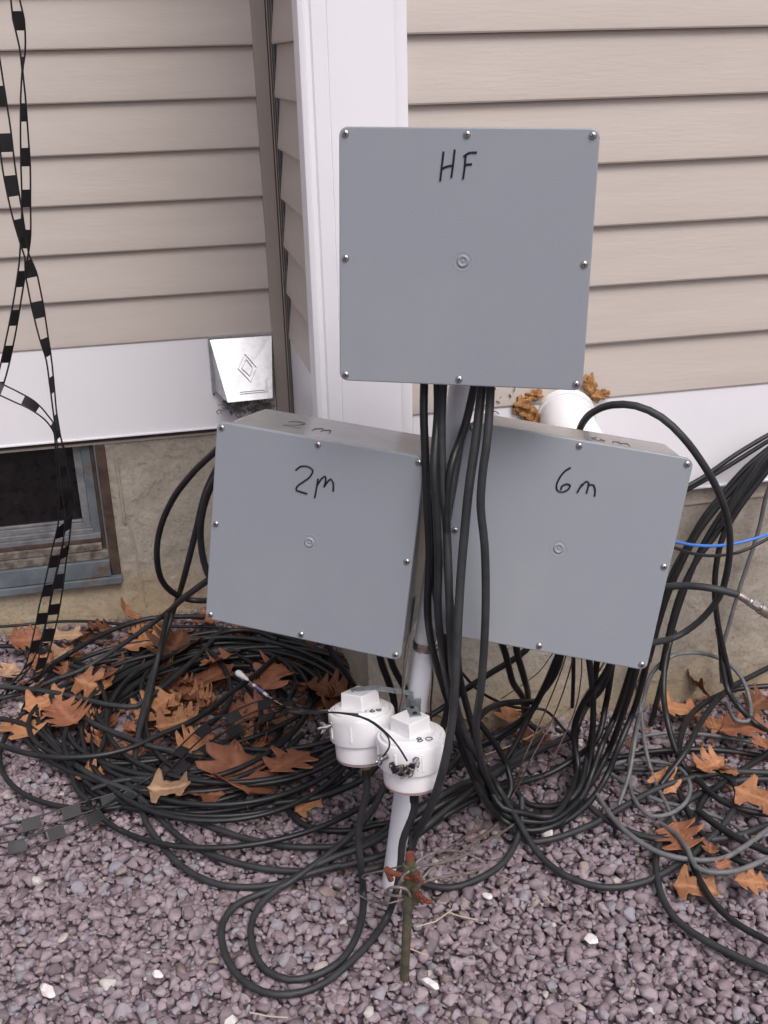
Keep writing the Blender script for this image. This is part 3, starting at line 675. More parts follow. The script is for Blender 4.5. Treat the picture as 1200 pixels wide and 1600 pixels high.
# ---------------------------------------------------------------- cables
exec_cables = []
def cable(pts, r, mat, label, cat='cable', group=None, name='cable', jig=.0):
    P = [S(p) for p in pts]
    if jig:
        P = [np.array(p)+RNG.normal(0,jig,3)*[1,1,.3] for p in P]
    P = spline(P, .014)
    o = mk(name, MB().tube(P, r, 10), M[mat], None, True, recalc=False, ang=80)
    return tagd(o, label, cat, group)
def z1(L, d): return [(x/3, 900+y/3, d if len(q) == 0 else q[0]) for x, y, *q in L]
def z4(L, d): return [(700+x/2.4, 1000+y/2.4, d if len(q) == 0 else q[0]) for x, y, *q in L]
def z2(L, d): return [(340+x/2.857, 1020+y/2.857, d if len(q) == 0 else q[0]) for x, y, *q in L]
def z3(L, d): return [(800+x/3, 500+y/3, d if len(q) == 0 else q[0]) for x, y, *q in L]
R1 = .0057
# --- from the HF box down in front of the post
cable([(664,560,1.37),(662,640,1.345),(664,700,1.335),(667,780,1.325),(671,870,1.325),(668,950,1.33),(675,1010,1.36),(692,1070,1.40),(708,1120,1.42),(728,1185,1.42),(752,1240,1.42),(782,1278,.03),(815,1296,.02),(845,1296,.02),(880,1282,.02),(905,1250,.02),(922,1190,.06),(927,1110,1.55),(921,1035,1.46),(917,1000,1.44)], R1, 'cable', 'black cable leaving the HF box leftmost and looping under the 6m box')
cable([(682,560,1.36),(684,640,1.335),(678,730,1.30),(682,800,1.29),(685,880,1.285),(684,950,1.28),(690,1010,1.285),(702,1080,1.33),(722,1150,1.40),(745,1210,1.41),(765,1250,.05),(795,1276,.035),(830,1284,.03),(862,1282,.03),(892,1262,.03),(925,1222,.03),(950,1175,.06),(975,1110,1.5),(992,1055,1.43),(1000,1020,1.42)], R1, 'cable', 'black cable second from left below the HF box, sweeping to the 6m corner')
cable([(695,560,1.35),(690,660,1.32),(692,760,1.30),(698,830,1.292),(701,900,1.275),(703,970,1.27),(706,1040,1.29),(715,1110,1.38),(735,1165,1.40),(775,1225,.07),(808,1280,.04),(840,1332,.015),(880,1366,.012),(940,1386,.012),(1000,1380,.014),(1060,1350,.018),(1110,1310,.022),(1140,1275,.026),(1152,1238,.028),(1136,1213,.028),(1080,1202,.026),(1000,1202,.022),(942,1198,.02)], R1, 'cable2', 'long charcoal cable crossing the gravel in a wide loop to the right', 'cable')
cable([(750,560,1.34),(728,660,1.335),(706,725,1.30),(698,790,1.295),(699,850,1.29),(702,930,1.285),(712,1000,1.30),(722,1075,1.44),(742,1150,1.44),(758,1215,.10),(785,1262,.05),(818,1270,.045),(858,1276,.045),(888,1245,.04),(903,1195,.05),(896,1150,.10),(908,1105,1.55),(952,1040,1.47),(958,1010,1.46)], R1, 'cable', 'black cable slanting left behind the others from the HF box')
cable([(758,560,1.31),(743,690,1.278),(733,760,1.27),(726,830,1.265),(720,900,1.26),(715,990,1.245),(711,1070,1.235),(706,1130,1.235),(694,1195,1.235),(674,1258,1.25),(650,1305,1.30),(632,1335,.03),(600,1352,.02),(560,1362,.02)], R1*1.08, 'cable2', 'thick charcoal cable hanging closest in front, over the 6m box edge')
cable([(769,560,1.30),(762,680,1.265),(754,740,1.258),(751,790,1.255),(757,850,1.25),(759,930,1.25),(757,1000,1.25),(751,1080,1.26),(744,1130,1.29),(750,1180,1.33),(775,1245,.06),(800,1290,.02),(822,1314,.014),(858,1312,.014),(925,1288,.016),(972,1262,.02),(1017,1237,.024),(1054,1222,.03),(1096,1212,.03),(1150,1206,.03),(1215,1208,.03)], R1, 'cable2', 'charcoal cable hanging rightmost below the HF box with a slight kink')
cable([(686,560,1.375),(688,660,1.36),(680,760,1.345),(676,850,1.34),(680,920,1.345),(692,990,1.37),(700,1060,1.39),(697,1120,1.40),(672,1180,1.40),(640,1250,.10),(610,1290,.06),(560,1322,.03),(500,1345,.02)], R1, 'cable', 'black cable passing between the 2m box edge and the post down to the gravel')
# --- pot feed cables
cable([T160@Vector((0,0,-.100)),T160@Vector((0,0,-.125)),(560,1300,1.365),(563,1345,1.355),(568,1395,.014),(566,1432,.010),(553,1472,.010),(528,1505,.010),(490,1525,.010),(452,1531,.010),(417,1517,.010),(398,1490,.010),(392,1450,.010),(403,1419,.012),(431,1391,.016),(473,1363,.022),(515,1342,.03),(564,1324,.04),(599,1307,.06),(637,1279,.09),(672,1254,.11),(711,1230,.11),(739,1219,.09),(790,1190,.05),(850,1150,.04)], R1, 'cable2', 'charcoal cable from the 160 housing making the inner front loop on the gravel')
cable([T80@Vector((0,0,-.100)),T80@Vector((-.001,0,-.125)),(629,1315,1.300),(626,1350,1.300),(619,1392,1.300),(606,1430,.014),(578,1472,.010),(543,1507,.010),(508,1535,.010),(473,1550,.010),(431,1554,.010),(392,1541,.010),(361,1510,.010),(347,1471,.010),(349,1440,.010),(368,1415,.012),(403,1398,.012),(445,1383,.018),(480,1359,.026),(518,1331,.032),(550,1303,.04),(578,1272,.05),(597,1237,.06),(612,1200,.06)], R1, 'cable2', 'charcoal cable from the 80 housing making the outer front loop on the gravel')
# --- long runs at the front left
cable([(262,960,.20),(247,1027,.10),(230,1100,.06),(216,1150,.05),(211,1190,.04),(214,1225,.03),(222,1262,.02),(228,1284,.014),(248,1314,.010),(278,1348,.010),(312,1371,.010),(350,1384,.010),(398,1386,.010),(440,1380,.014),(480,1366,.02),(530,1352,.02)], R1, 'cable2', 'charcoal cable running from the coil to the lowest of the left gravel arcs', jig=0)
cable([(60,1130,.03),(100,1180,.03),(150,1215,.04),(210,1240,.03),(236,1262,.02),(256,1285,.012),(285,1311,.010),(322,1332,.010),(362,1346,.010),(410,1357,.010),(462,1361,.012),(508,1358,.014),(550,1349,.02),(599,1335,.03),(623,1321,.04),(660,1295,.07),(700,1262,.08),(750,1225,.09),(800,1190,.07),(850,1168,.04),(900,1150,.03)], R1, 'cable2', 'charcoal cable forming the middle arc of three on gravel left of the housings')
cable([(90,1090,.035),(84,1090,.035),(116,1113,.04),(160,1137,.05),(200,1153,.05),(233,1165,.05),(266,1172,.045),(300,1182,.04),(335,1185,.035),(400,1183,.03),(470,1190,.03)], R1, 'cable2', 'charcoal cable bending sharply at the left and crossing the middle of the coil')
cable([(225,1215,.04),(245,1240,.03),(262,1256,.02),(290,1274,.012),(327,1291,.010),(367,1305,.010),(410,1316,.010),(455,1323,.012),(497,1324,.012),(540,1321,.014),(580,1309,.02),(625,1294,.03),(690,1268,.05),(730,1240,.05),(785,1205,.05),(845,1172,.03),(905,1140,.03)], R1, 'cable2', 'charcoal cable forming the uppermost of three arcs on gravel left of the housings')
cable([(450,1262,.015),(462,1280,.012),(482,1292,.012),(515,1298,.012),(557,1297,.014),(585,1290,.02),(610,1286,.02),(660,1270,.03),(705,1250,.04),(760,1215,.04),(815,1180,.03)], R1, 'cable', 'short black arc on gravel directly below the 160 housing')
cable([(815,1245,.06),(815,1285,.03),(806,1316,.014),(784,1350,.010),(744,1375,.010),(704,1387,.010),(664,1382,.010),(640,1372,.012)], R1, 'cable2', 'charcoal cable curving behind the ground rod to its right')
# --- left of 2m box
cable([(352,690,1.60),(335,706,1.62),(300,740,1.70),(270,780,1.76),(250,827,1.8),(245,867,1.82),(253,907,1.86),(275,929,1.9),(300,938,1.92),(330,938,1.9)], R1, 'cable', 'black cable bowing out left of the 2m box in one big loop')
cable([(345,735,1.62),(326,768,1.64),(315,810,1.65),(314,850,1.66),(323,892,1.66),(345,930,1.64)], R1, 'cable', 'black cable hugging the left edge of the 2m box')
cable([(345,720,1.63),(322,768,1.68),(306,830,1.74),(290,893,1.8),(270,958,.12),(250,1020,.07),(236,1060,.06),(226,1100,.05),(216,1140,.045)], R1, 'cable2', 'charcoal cable dropping from behind the 2m box into the coil')
cable([(345,893,1.66),(320,910,1.68),(290,932,1.72),(253,963,.16),(213,992,.11),(167,1023,.06),(127,1047,.04),(83,1063,.03),(43,1080,.025),(-12,1094,.02)], R1, 'cable2', 'charcoal cable slanting down left from the 2m box to the photo edge')
cable(z1([(-40,520),(60,522),(130,530),(270,550),(400,580),(520,605),(640,610),(700,570),(800,490),(880,420),(960,340),(1040,250)], .05), R1, 'cable2', 'charcoal cable lying over the coil with a bend below its middle')
cable(z1([(-40,780),(0,793),(100,825),(200,845),(350,850),(500,835),(640,795),(760,740),(880,690),(980,630),(1080,550),(1200,460),(1290,380)], .055), R1, 'cable', 'black cable crossing the coil from the left edge up to the upper right')
cable(z1([(-40,240),(100,230),(250,215),(400,212),(560,225),(700,235),(850,237),(1000,240),(1200,275)], .03), .0038, 'cable', 'thin black cable lying straight along the foot of the left foundation')
cable(z1([(-40,330),(80,330),(170,345),(300,380),(420,440),(470,520),(490,600),(480,700)], .025), R1, 'cable', 'black cable curling down through the leaves from the left edge')
cable(z1([(170,490),(220,430),(330,360),(450,290),(560,240),(700,200),(860,190),(960,190)], .05), R1, 'cable', 'black cable arching over the top of the coil near the wall')
cable(z1([(520,600),(560,530),(640,450),(740,400),(850,345),(960,295),(1100,255),(1200,260),(1300,300)], .05), R1, 'cable', 'black cable rising from the coil centre toward the 2m box corner')
cable(z1([(180,650),(230,730),(270,800),(300,830),(420,830)], .03), .0045, 'cable', 'short black cable end tucked under leaves at the left of the coil')
cable([(508,1000,1.80),(520,1022,1.8),(536,1045,1.8),(556,1075,.10),(580,1105,.04),(620,1130,.03)], R1, 'cable', 'black cable dropping from the 2m box bottom toward the foundation corner')
cable([(590,1005,1.55),(596,1035,1.56),(608,1068,1.57),(616,1098,1.58),(614,1135,1.58),(600,1180,.05),(570,1215,.03),(500,1245,.025),(430,1255,.02)], R1*1.1, 'cable', 'thick black cable descending between the 2m box and the 160 housing')
cable([(605,1010,1.5),(614,1040,1.52),(634,1078,1.56),(652,1110,1.62),(690,1150,.06),(740,1180,.04)], R1, 'cable', 'black cable passing behind the white post just above the caps')
# --- coil
cable(z1([(240,560,.05),(262,620),(300,700),(350,790),(450,860),(560,905),(660,930),(760,935)], .04), R1, 'cable', 'black cable running down the left flank of the coil')
cable(z1([(160,620,.03),(200,690),(250,770),(300,865),(380,965),(480,1050),(640,1092),(850,1112),(1100,1092),(1300,1040),(1480,960)], .016), R1, 'cable', 'outermost black cable skirting the coil on bare gravel')
cable(z1([(330,420,.04),(400,440),(450,480),(490,560),(500,680),(480,800),(430,880)], .04), R1, 'cable', 'black cable curving down through the left inside of the coil')
cable(z1([(940,330,.05),(1000,370),(1050,430),(1082,530),(1060,620),(980,700)], .05), R1, 'cable', 'black cable hooking down right of the largest leaf in the coil')
cable(z1([(-60,660,.03),(60,680),(160,720),(260,810),(330,900),(360,1000),(420,1060)], .03), R1, 'cable', 'black cable wandering in from the left edge below the orange leaves')
cable(z1([(430,1000,.03),(560,960),(700,950),(860,975),(1000,970),(1150,930),(1300,850),(1420,740)], .04), R1, 'cable', 'black cable bending along the lower inside of the coil')
def coil(cx, cy, turns, r0, label, seed, z0=.008, r=.0052, mat='cable', sq=(1,1), start=0):
    rs = random.Random(seed); c = SZ(cx, cy, 0); P = []; N = 22
    ox = oy = 0; rr = r0; ph = rs.uniform(0,6)
    for k in range(int(turns*N)+1):
        a = start+2*math.pi*k/N; t = k/N
        rad = r0*(1+.13*math.sin(a*.37+ph)+.10*math.sin(a*1.31+seed)+.06*math.sin(a*2.17+ph)); ox = .065*math.sin(t*1.7+seed)-.02; oy = .035*math.cos(t*2.3+seed)
        P.append((c[0]+ox+rad*math.cos(a)*sq[0], min(c[1]+oy+rad*math.sin(a)*sq[1], YL-.03), z0+.006*(t%5)+.006*math.sin(a*1.9+seed)+.004))
    return tagd(mk('cable_coil', MB().tube(spline(P,.02), r, 9), M[mat], None, True, recalc=False, ang=80), label, 'cable coil', 'loose coils of black cable on the ground')
coil(330,1128,5.4,.285,'widest black cable coil spread over leaves left of the housings',1, sq=(1.0,.98))
coil(345,1120,4.3,.245,'inner black cable coil lying within the widest one',2,z0=.018, sq=(1.05,.95))
coil(300,1135,3.6,.262,'black cable coil shifted left with loops reaching the bare gravel',3,z0=.014)
coil(385,1112,3.3,.225,'black cable coil nearest the 2m box lower corner',4,z0=.024,sq=(1.08,1))
coil(340,1150,2.4,.305,'loose black cable coil with the nearest bottom arcs on gravel',5,z0=.010,sq=(1.06,.95))
# --- right side
cable(z4([(1240,690),(1200,693),(1100,730),(1000,748),(880,752),(760,742),(660,710),(580,665),(520,610),(495,560),(480,480),(478,400),(490,310,.10),(520,250,1.66),(570,190,1.6),(605,110,1.5),(610,60,1.46)], .02), R1, 'cable2', 'charcoal cable from the 6m box bottom running low to the right edge')
cable(z4([(1240,520),(1100,525),(1000,555),(920,590),(850,650),(810,720),(782,800),(785,900),(820,1000),(880,1070),(980,1135),(1080,1185),(1250,1262)], .016), R1*1.05, 'cable2', 'charcoal cable curving round and out at the lower right corner')
cable(z4([(1240,395),(1130,470),(1040,530),(965,590),(925,680),(905,770),(925,860),(960,930),(1005,995),(1085,1065),(1240,1150)], .022), R1, 'cable', 'black cable ducking under the orange leaf toward the right edge')
cable(z4([(860,440),(880,340),(920,270),(1000,215),(1080,185),(1240,170)], .05), R1, 'cable', 'black cable arching up to the right edge under the metal connector')
cable(z4([(800,540,.03),(890,420),(930,340),(1000,235),(1060,180),(1130,140),(1240,85)], .07), R1, 'cable', 'black cable rising diagonally to the right edge above the leaves')
cable(z4([(850,-30,1.72),(835,0,1.7),(815,80,1.68),(808,200,1.64),(822,300,.10),(850,400,.06),(890,480),(950,540),(1020,600),(1100,635),(1240,660)], .03), R1, 'cable', 'black cable falling past the 6m corner into the right tangle')
cable(z4([(560,440),(640,440),(720,425),(840,413),(1000,412),(1240,445)], .014), R1, 'cable', 'black cable lying nearly level behind the right tangle')
cable(z4([(940,640),(1000,690),(1100,750),(1240,810)], .03), R1*1.1, 'cable', 'black cable under the pale grey coil heading to the right edge')
cable(z4([(860,560),(920,680),(990,770),(1100,832),(1240,880)], .02), R1, 'cable', 'lowest black cable beneath the grey strands at the right edge')
cable(z4([(1012,-40,1.72),(1020,0,1.7),(1030,100,1.68),(1050,190,1.66),(1100,260,.08),(1150,310),(1240,370)], .05), R1, 'cable', 'black cable falling vertically near the right edge into leaves')
cable(z4([(560,-10,1.5),(560,60,1.52),(545,200,1.58),(542,330,.10),(520,450),(490,560,.04),(440,610,.03),(380,625,.02),(300,615,.02),(250,560,.03)], .06), R1, 'cable', 'black cable dropping straight from the 6m box bottom into a U')
cable(z4([(620,60,1.5),(590,250,1.6),(560,370,.10),(480,440,.05),(380,500,.03),(290,530,.03),(180,560,.04),(60,610,.05),(-60,680,.06),(-160,740,.05)], .06), R1, 'cable', 'black cable swinging left from the 6m box past the post foot')
cable(z4([(700,60,1.47),(680,130,1.5),(620,300,1.6),(575,400,.09),(540,500,.05),(500,590,.03),(430,650,.02),(340,665,.02),(270,640,.025),(200,570,.04),(150,480,.06)], .06), R1, 'cable', 'black cable looping from the 6m right corner to a low U on gravel')
cable(z4([(750,60,1.46),(735,130,1.48),(690,280,1.56),(640,400,.10),(600,500,.05),(545,590,.03),(470,660,.02),(400,700,.015),(330,715,.015),(260,690,.02),(190,620,.04),(130,520,.08)], .06), R1, 'cable', 'outermost black U cable hanging at the lower right of the 6m box')
cable(z4([(190,-20,1.55),(215,50,1.58),(240,150,1.62),(285,235,.08),(292,300,.04),(340,340,.03)], .06), R1*1.1, 'cable', 'thick black cable behind the hanging bundle left of the 6m bottom screw')
cable(z4([(250,-20,1.53),(262,60,1.56),(285,140,1.6),(298,230,.10),(280,300,.05),(220,350,.04),(130,395,.03),(40,480,.03)], .06), R1*1.1, 'cable', 'thick black cable reaching the foundation foot behind the post')
cable(z4([(430,20,1.5),(400,90,1.53),(350,200,1.60),(290,290,.09),(200,350,.05),(110,395,.04),(20,440,.04),(-80,470,.04)], .06), R1*1.1, 'cable', 'black cable running from the 6m box left along the foundation foot')
cable(z4([(330,-20,1.6),(290,40,1.6),(150,130,1.62),(60,190,1.64),(0,240,.10),(-90,300,.08)], .1), R1, 'cable', 'black cable crossing the gap left below the 6m box')
cable(z4([(430,40,1.49),(400,130,1.55),(330,235,1.62),(250,395,.08),(200,470,.05),(60,560,.05),(-60,600,.08),(-130,640,.09)], .1), R1, 'cable', 'black cable from the 6m box meeting the bundle at the post foot')
cable(z4([(40,110,1.62),(130,200,1.66),(250,252,1.68),(360,262,1.68),(430,330,.10),(475,390,.05),(480,470,.03)], .1), .0028, 'cable', 'thin black cable sagging along the right foundation')
cable(z4([(470,20,1.55),(470,140,1.6),(466,250,1.66)], .1), .0038, 'cable', 'short straight black cable hanging behind the thin brown wires')
cable(z4([(100,290,.2),(170,380,.14),(220,470,.08),(236,560,.05),(205,610,.035),(150,600,.03)], .1), R1, 'cable', 'black cable twisting out of the bundle foot right of the post')
cable(z4([(-40,520,.2),(40,440,.18),(110,300,1.5),(200,240,1.6),(330,230,1.66)], .1), R1, 'cable', 'black cable looping low behind the hanging pair at the post')
cable(z4([(-150,760,.04),(-60,690,.05),(20,640,.06),(110,590,.06),(200,540,.04),(300,520,.03)], .05), R1, 'cable', 'black cable crossing the post foot toward the right gravel')
cable(z4([(-160,700,.07),(-80,650,.08),(0,600,.09),(80,560,.08),(160,500,.06)], .05), R1, 'cable', 'black cable lying over the post foot crossing')
# --- upper right bundle
YW = YR-.05
cable(z3([(1260,510),(1200,540),(1050,630),(900,735),(835,772),(780,800)], YW), R1*.8, 'cable', 'uppermost black cable crossing the white board at the right edge')
cable(z3([(1260,535),(1200,568),(1050,662),(930,735),(840,785),(780,815)], YW+.01), R1*.8, 'cable', 'black cable just under the uppermost one at the right edge')
cable(z3([(1260,560),(1190,615),(1100,690),(1000,800),(900,925),(820,1060),(755,1180),(700,1340),(650,1560),(600,1700)], YW-.01), R1, 'cable', 'leftmost thick black cable of the bundle falling from the right edge')
cable(z3([(1260,575),(1180,640),(1085,740),(985,850),(880,985),(800,1130),(730,1290),(680,1450),(640,1600)], YW-.02), R1, 'cable', 'second thick black cable of the falling bundle at right')
cable(z3([(1260,590),(1150,670),(1040,830),(935,985),(865,1120),(800,1290),(750,1450),(720,1620),(650,1900)], YW-.03), R1, 'cable', 'third thick black cable of the falling bundle, passing in the middle')
cable(z3([(1260,610),(1160,720),(1050,870),(945,1020),(870,1120),(790,1280),(745,1430),(700,1640)], YW-.04), R1, 'cable', 'fourth black cable of the falling bundle, crossing its neighbour')
cable(z3([(1260,625),(1170,740),(1065,880),(995,1000),(962,1120),(950,1260),(962,1400),(1000,1590),(1030,1720)], YW-.05), R1, 'cable', 'black cable leaving the bundle to drop vertically along the concrete')
cable(z3([(1260,600),(1200,640),(1120,745),(1020,890),(985,960)], YW-.06), R1, 'cable', 'short black cable on top of the bundle at the right edge')
cable(z3([(1220,740),(1190,830),(1160,970),(1110,1130),(1060,1280),(1020,1420),(980,1570),(985,1700)], YR-.03), .0042, 'grey', 'dull grey cable hanging diagonally down the concrete at right')
cable(z3([(315,520,1.56),(330,485,1.54),(380,432,1.48),(470,398,1.43),(580,402,1.40),(700,456,1.38),(800,548,1.36),(900,682,1.36),(970,812,1.38),(1010,935,1.40),(1022,1050,1.42),(1008,1180,1.44),(970,1300,1.46),(880,1410,1.48),(780,1480,1.49),(665,1512,1.47),(600,1520,1.45)], 1.4), R1, 'cable2', 'thick charcoal cable arching over the 6m box and round its right side')
cable(z3([(740,1035,1.46),(775,1042,1.48),(850,1055,1.5),(950,1059,1.52),(1050,1047,1.53),(1130,1027,1.53),(1260,985,1.54)], 1.5), .0027, 'blue', 'bright blue thin cable emerging right of the 6m box')
cable(z3([(740,1062,1.47),(770,1070,1.49),(850,1095,1.52),(950,1105,1.55),(1060,1090,1.57),(1130,1062,1.57),(1260,990,1.58)], 1.5), .0028, 'cable', 'thin black cable sagging just below the bright blue one')
cc = root('connector_cable', tuple(SY(1100,925,1.40)), 'charcoal cable ending in a silver screw-on connector at the right edge', 'cable')
P = [S(p) for p in z3([(690,1262,1.44),(730,1250,1.43),(830,1246,1.41),(940,1258,1.39),(1060,1287,1.38)], 1.4)]
mk('jacket', MB().tube(spline(P,.012), R1*1.05, 12), M['cable2'], cc, True)
a, b = Vector(SY(800+1058/3,500+1286/3,1.38)), Vector(SY(800+1225/3,500+1385/3,1.37)); q = (b-a).to_track_quat('Z','Y').to_matrix().to_4x4(); L = (b-a).length; T = Matrix.Translation(a)@q
mk('connector', MB().lathe([(.0058,0),(.0066,.003),(.0066,L*.30),(.0076,L*.32),(.0076,L*.37)],20,T).lathe([(.0088,L*.37),(.0088,L*.52)],6,T).lathe([(.0072,L*.52),(.0072,L*.60),(.0098,L*.61),(.0102,L*.64),(.0102,L*.88),(.0096,L*.91)],24,T), M['silver'], cc, True, ang=30)
# --- pale grey coil strands
gz = .03
cable(z4([(640,620,.02),(680,500,.06),(700,380,.1),(730,240,1.68),(762,130,1.70),(830,65,1.71),(930,48,1.72),(1030,75,1.71),(1100,140,1.69),(1132,230,1.66),(1122,305,.06),(1080,300,.06),(1040,225,.12)], gz), .0040, 'grey', 'pale grey cable loop leaning against the concrete below the connector')
cable(z4([(690,60,1.60),(700,130,1.62),(720,250,1.66),(740,400,.06),(765,500,.03),(830,640,.02),(870,720,.015)], gz), .0038, 'grey', 'grey cable dropping from the 6m box corner to the tangle')
cable(z4([(720,270,.12),(690,400,.05),(680,500,.03),(700,600),(760,660),(830,652),(890,610),(908,545),(870,482),(780,455),(650,457),(560,500)], gz), .0040, 'grey', 'grey cable making a small closed loop among orange leaves')
cable(z4([(640,400),(700,370),(800,350),(950,353),(1100,375),(1240,408)], .02), .0038, 'grey', 'grey cable running level behind the right tangle')
cable(z4([(560,580),(620,670),(700,745),(800,800),(900,822),(1020,822),(1100,782),(1240,680)], .035), .0046, 'grey', 'thicker pale grey cable curving up to the right edge')
cable(z4([(800,690,.02),(860,735,.03),(900,790),(930,850),(980,870),(1080,865),(1240,800)], .04), .0046, 'grey', 'pale grey cable just above the big flat orange leaf')
cable(z4([(610,500),(700,560),(800,605),(900,630),(1000,660),(1090,705),(1130,760)], .02), .0038, 'grey', 'grey cable lying diagonal beneath black strands in the tangle')
# --- wires
cable(z4([(450,30,1.47),(430,100,1.50),(350,300,1.57),(290,430,.12),(240,565,.03),(160,680,.02),(60,740,.02),(-30,800,.02)], .1), .0013, 'rustwire', 'thin brown ground wire leftmost of those hanging from the 6m box', 'wire', name='wire')
cable(z4([(475,30,1.47),(455,120,1.50),(390,300,1.57),(310,450,.10),(250,570,.03),(170,700,.02),(50,770,.02)], .1), .0013, 'rustwire', 'thin brown ground wire in the middle of those under the 6m box', 'wire', name='wire')
cable(z4([(500,40,1.47),(500,130,1.52),(470,280,1.58),(400,430,.10),(330,540,.03),(230,580,.02),(170,660,.02)], .1), .0011, 'rustwire', 'thin brown ground wire rightmost of those under the 6m box', 'wire', name='wire')
cable(z4([(600,60,1.5),(570,110,1.6),(500,220,1.68),(400,300,.1),(330,350,.05),(250,390,.03),(140,430,.02)], .1), .0018, 'tanwire', 'pale tan wire slanting across the concrete to the gravel', 'wire', name='wire')
cable(z4([(400,40,1.6),(330,130,1.68),(260,180,1.7),(200,220,.1)], .1), .0010, 'wire', 'fine grey wire against concrete below the 6m bottom screw', 'wire', name='wire')
cable([(640,1362,1.20),(653,1345,1.21),(680,1332,1.23),(707,1329,1.26),(735,1336,1.28),(757,1350,1.28),(740,1362,1.26),(704,1368,1.24),(668,1376,1.22),(650,1385,1.20)], .0022, 'wire', 'grey wire looping out wide right of the ground rod', 'wire', name='wire')
cable([(620,1392,1.20),(632,1366,1.19),(655,1355,1.20),(690,1348,1.23),(725,1337,1.27),(760,1315,1.33),(800,1290,.03),(830,1265,.02)], .0022, 'wire', 'grey wire arcing from the ground rod toward the right cables', 'wire', name='wire')
cable([(652,1390,1.20),(662,1370,1.20),(680,1353,1.22),(705,1340,1.25),(740,1318,1.32),(778,1288,.03)], .0022, 'wire', 'dull wire rising behind the rusty clamps to the right', 'wire', name='wire')
cable([(628,1353,1.22),(600,1360,1.24),(570,1367,1.27),(574,1376,.02)], .0013, 'wire', 'dark thin wire reaching left from the ground rod top', 'wire', name='wire')
cable([(556,1395,.02),(570,1404,.02),(590,1410,.03),(610,1411,1.18),(630,1405,1.19)], .0012, 'wire', 'grey thin wire curving left from the lower rod clamp', 'wire', name='wire')
cable([(628,1400,1.20),(608,1398,1.20),(606,1390,1.20),(618,1386,1.19),(634,1389,1.185),(641,1400,1.19)], .0022, 'wire', 'tarnished copper wire wrapped round the ground rod clamps', 'wire', name='wire')
cable([(642,975,1.40),(634,1010,1.38),(630,1050,1.37),(628,1090,1.37),(620,1120,1.40)], .0012, 'rustwire', 'thin brown wire running down left of the white post', 'wire', name='wire')
cable([(673,1020,1.40),(676,1060,1.42),(673,1100,1.44),(676,1140,.2)], .0015, 'rustwire', 'thin brown wire running down right of the white post', 'wire', name='wire')
cable([(560,1116,1.34),(515,1113,1.35),(545,1115,1.34),(575,1124,1.31),(598,1140,1.27),(614,1156,1.245),(626,1172,1.235),(636,1189,1.232)], .0014, 'cable', 'thin black wire bending to the front terminal of the 80 housing', 'wire', name='wire')
cable([(500,1113,1.35),(530,1114,1.33),(565,1121,1.31),(592,1137,1.27),(607,1153,1.25),(608,1168,1.243),(598,1182,1.243)], .0013, 'cable', 'thin black wire hooking to the left terminal of the 80 housing', 'wire', name='wire')
# dangling white insulator
ins = root('end_insulator', tuple(SZ(392,1070,.06)), 'white bulb-ended plastic insulator on a wire above the leaves', 'insulator')
a, b = Vector(SZ(370,1050,.075)), Vector(SZ(387,1062,.07)); q = (b-a).to_track_quat('Z','Y').to_matrix().to_4x4(); T = Matrix.Translation(a)@q; L = (b-a).length
mk('bulb', MB().lathe([(.001,-.001),(.005,.0005),(.0075,.005),(.0072,.010),(.0052,L*.65),(.0042,L*.70),(.0045,L*.76),(.0030,L),(.002,L+.002)],20,T), M['pvc'], ins, True)
mk('sleeve', MB().tube([SZ(396,1070,.068),SZ(405,1077,.066),SZ(418,1087,.064)], .0032, 12), M['white'], ins, True)
mk('lead', MB().tube(spline([SZ(386,1061,.07),SZ(396,1070,.068),SZ(418,1087,.064),SZ(440,1101,.07),SZ(470,1109,.10),SY(514,1110,1.36)],.01), .0013, 8), M['tanwire'], ins, True)
mk('printed_band', MB().tube([SZ(400,1073,.068),SZ(412,1082,.0665)], .0034, 12), nmat('blue_print', (.22,.20,.45), .5)[0], ins, True)

# ---------------------------------------------------------------- ladder line ribbons
def ladder(ctrl, label, pitch=.070, w=.0215, frac=.5, phase=0.):
    """ctrl: (px, py, plane, angle) – angle of the ribbon's width about its run, 0 = facing the photographer"""
    P3 = [Vector(S(c[:3])) for c in ctrl]; A = [c[3] for c in ctrl]
    C = spline(P3, .004); 
    cum = [0]; 
    for i in range(1,len(P3)): cum.append(cum[-1]+(P3[i]-P3[i-1]).length)
    s = [0]
    for i in range(1,len(C)): s.append(s[-1]+(C[i]-C[i-1]).length)
    k_ = cum[-1]/s[-1]; W = []
    for i, p in enumerate(C):
        t = (C[min(i+1,len(C)-1)]-C[max(i-1,0)]).normalized(); view = (p-Vector((0,0,CAM_H))).normalized()
        side = t.cross(view).normalized(); up = side.cross(t).normalized()
        a = math.radians(float(np.interp(s[i]*k_, cum, A))); W.append((side*math.cos(a)+up*math.sin(a), t))
    mb = MB()
    for sg in (-1,1): mb.tube([c+W[i][0]*sg*w/2 for i, c in enumerate(C)], .0016, 6)
    on = False; L = []
    def flush(L):
        if len(L) < 2: return
        o = len(mb.v)
        for i in L:
            wv, t = W[i]; nv = wv.cross(t).normalized()*.0005
            for q in (wv*w/2+nv, -wv*w/2+nv, -wv*w/2-nv, wv*w/2-nv): mb.v.append(tuple(C[i]+q))
        m = len(L)
        for i in range(m-1): mb.f += [(o+i*4+k, o+i*4+(k+1)%4, o+(i+1)*4+(k+1)%4, o+(i+1)*4+k) for k in range(4)]
        mb.f += [(o+3,o+2,o+1,o),(o+m*4-4,o+m*4-3,o+m*4-2,o+m*4-1)]
    for i in range(len(C)):
        if ((s[i]/pitch+phase)%1) < frac: L.append(i)
        else: flush(L); L = []
    flush(L)
    return tagd(mk('ladder_line', mb, M['ribbon'], None, True, recalc=False, ang=40), label, 'ribbon cable', 'black windowed ladder line ribbons')
Yh = 2.02
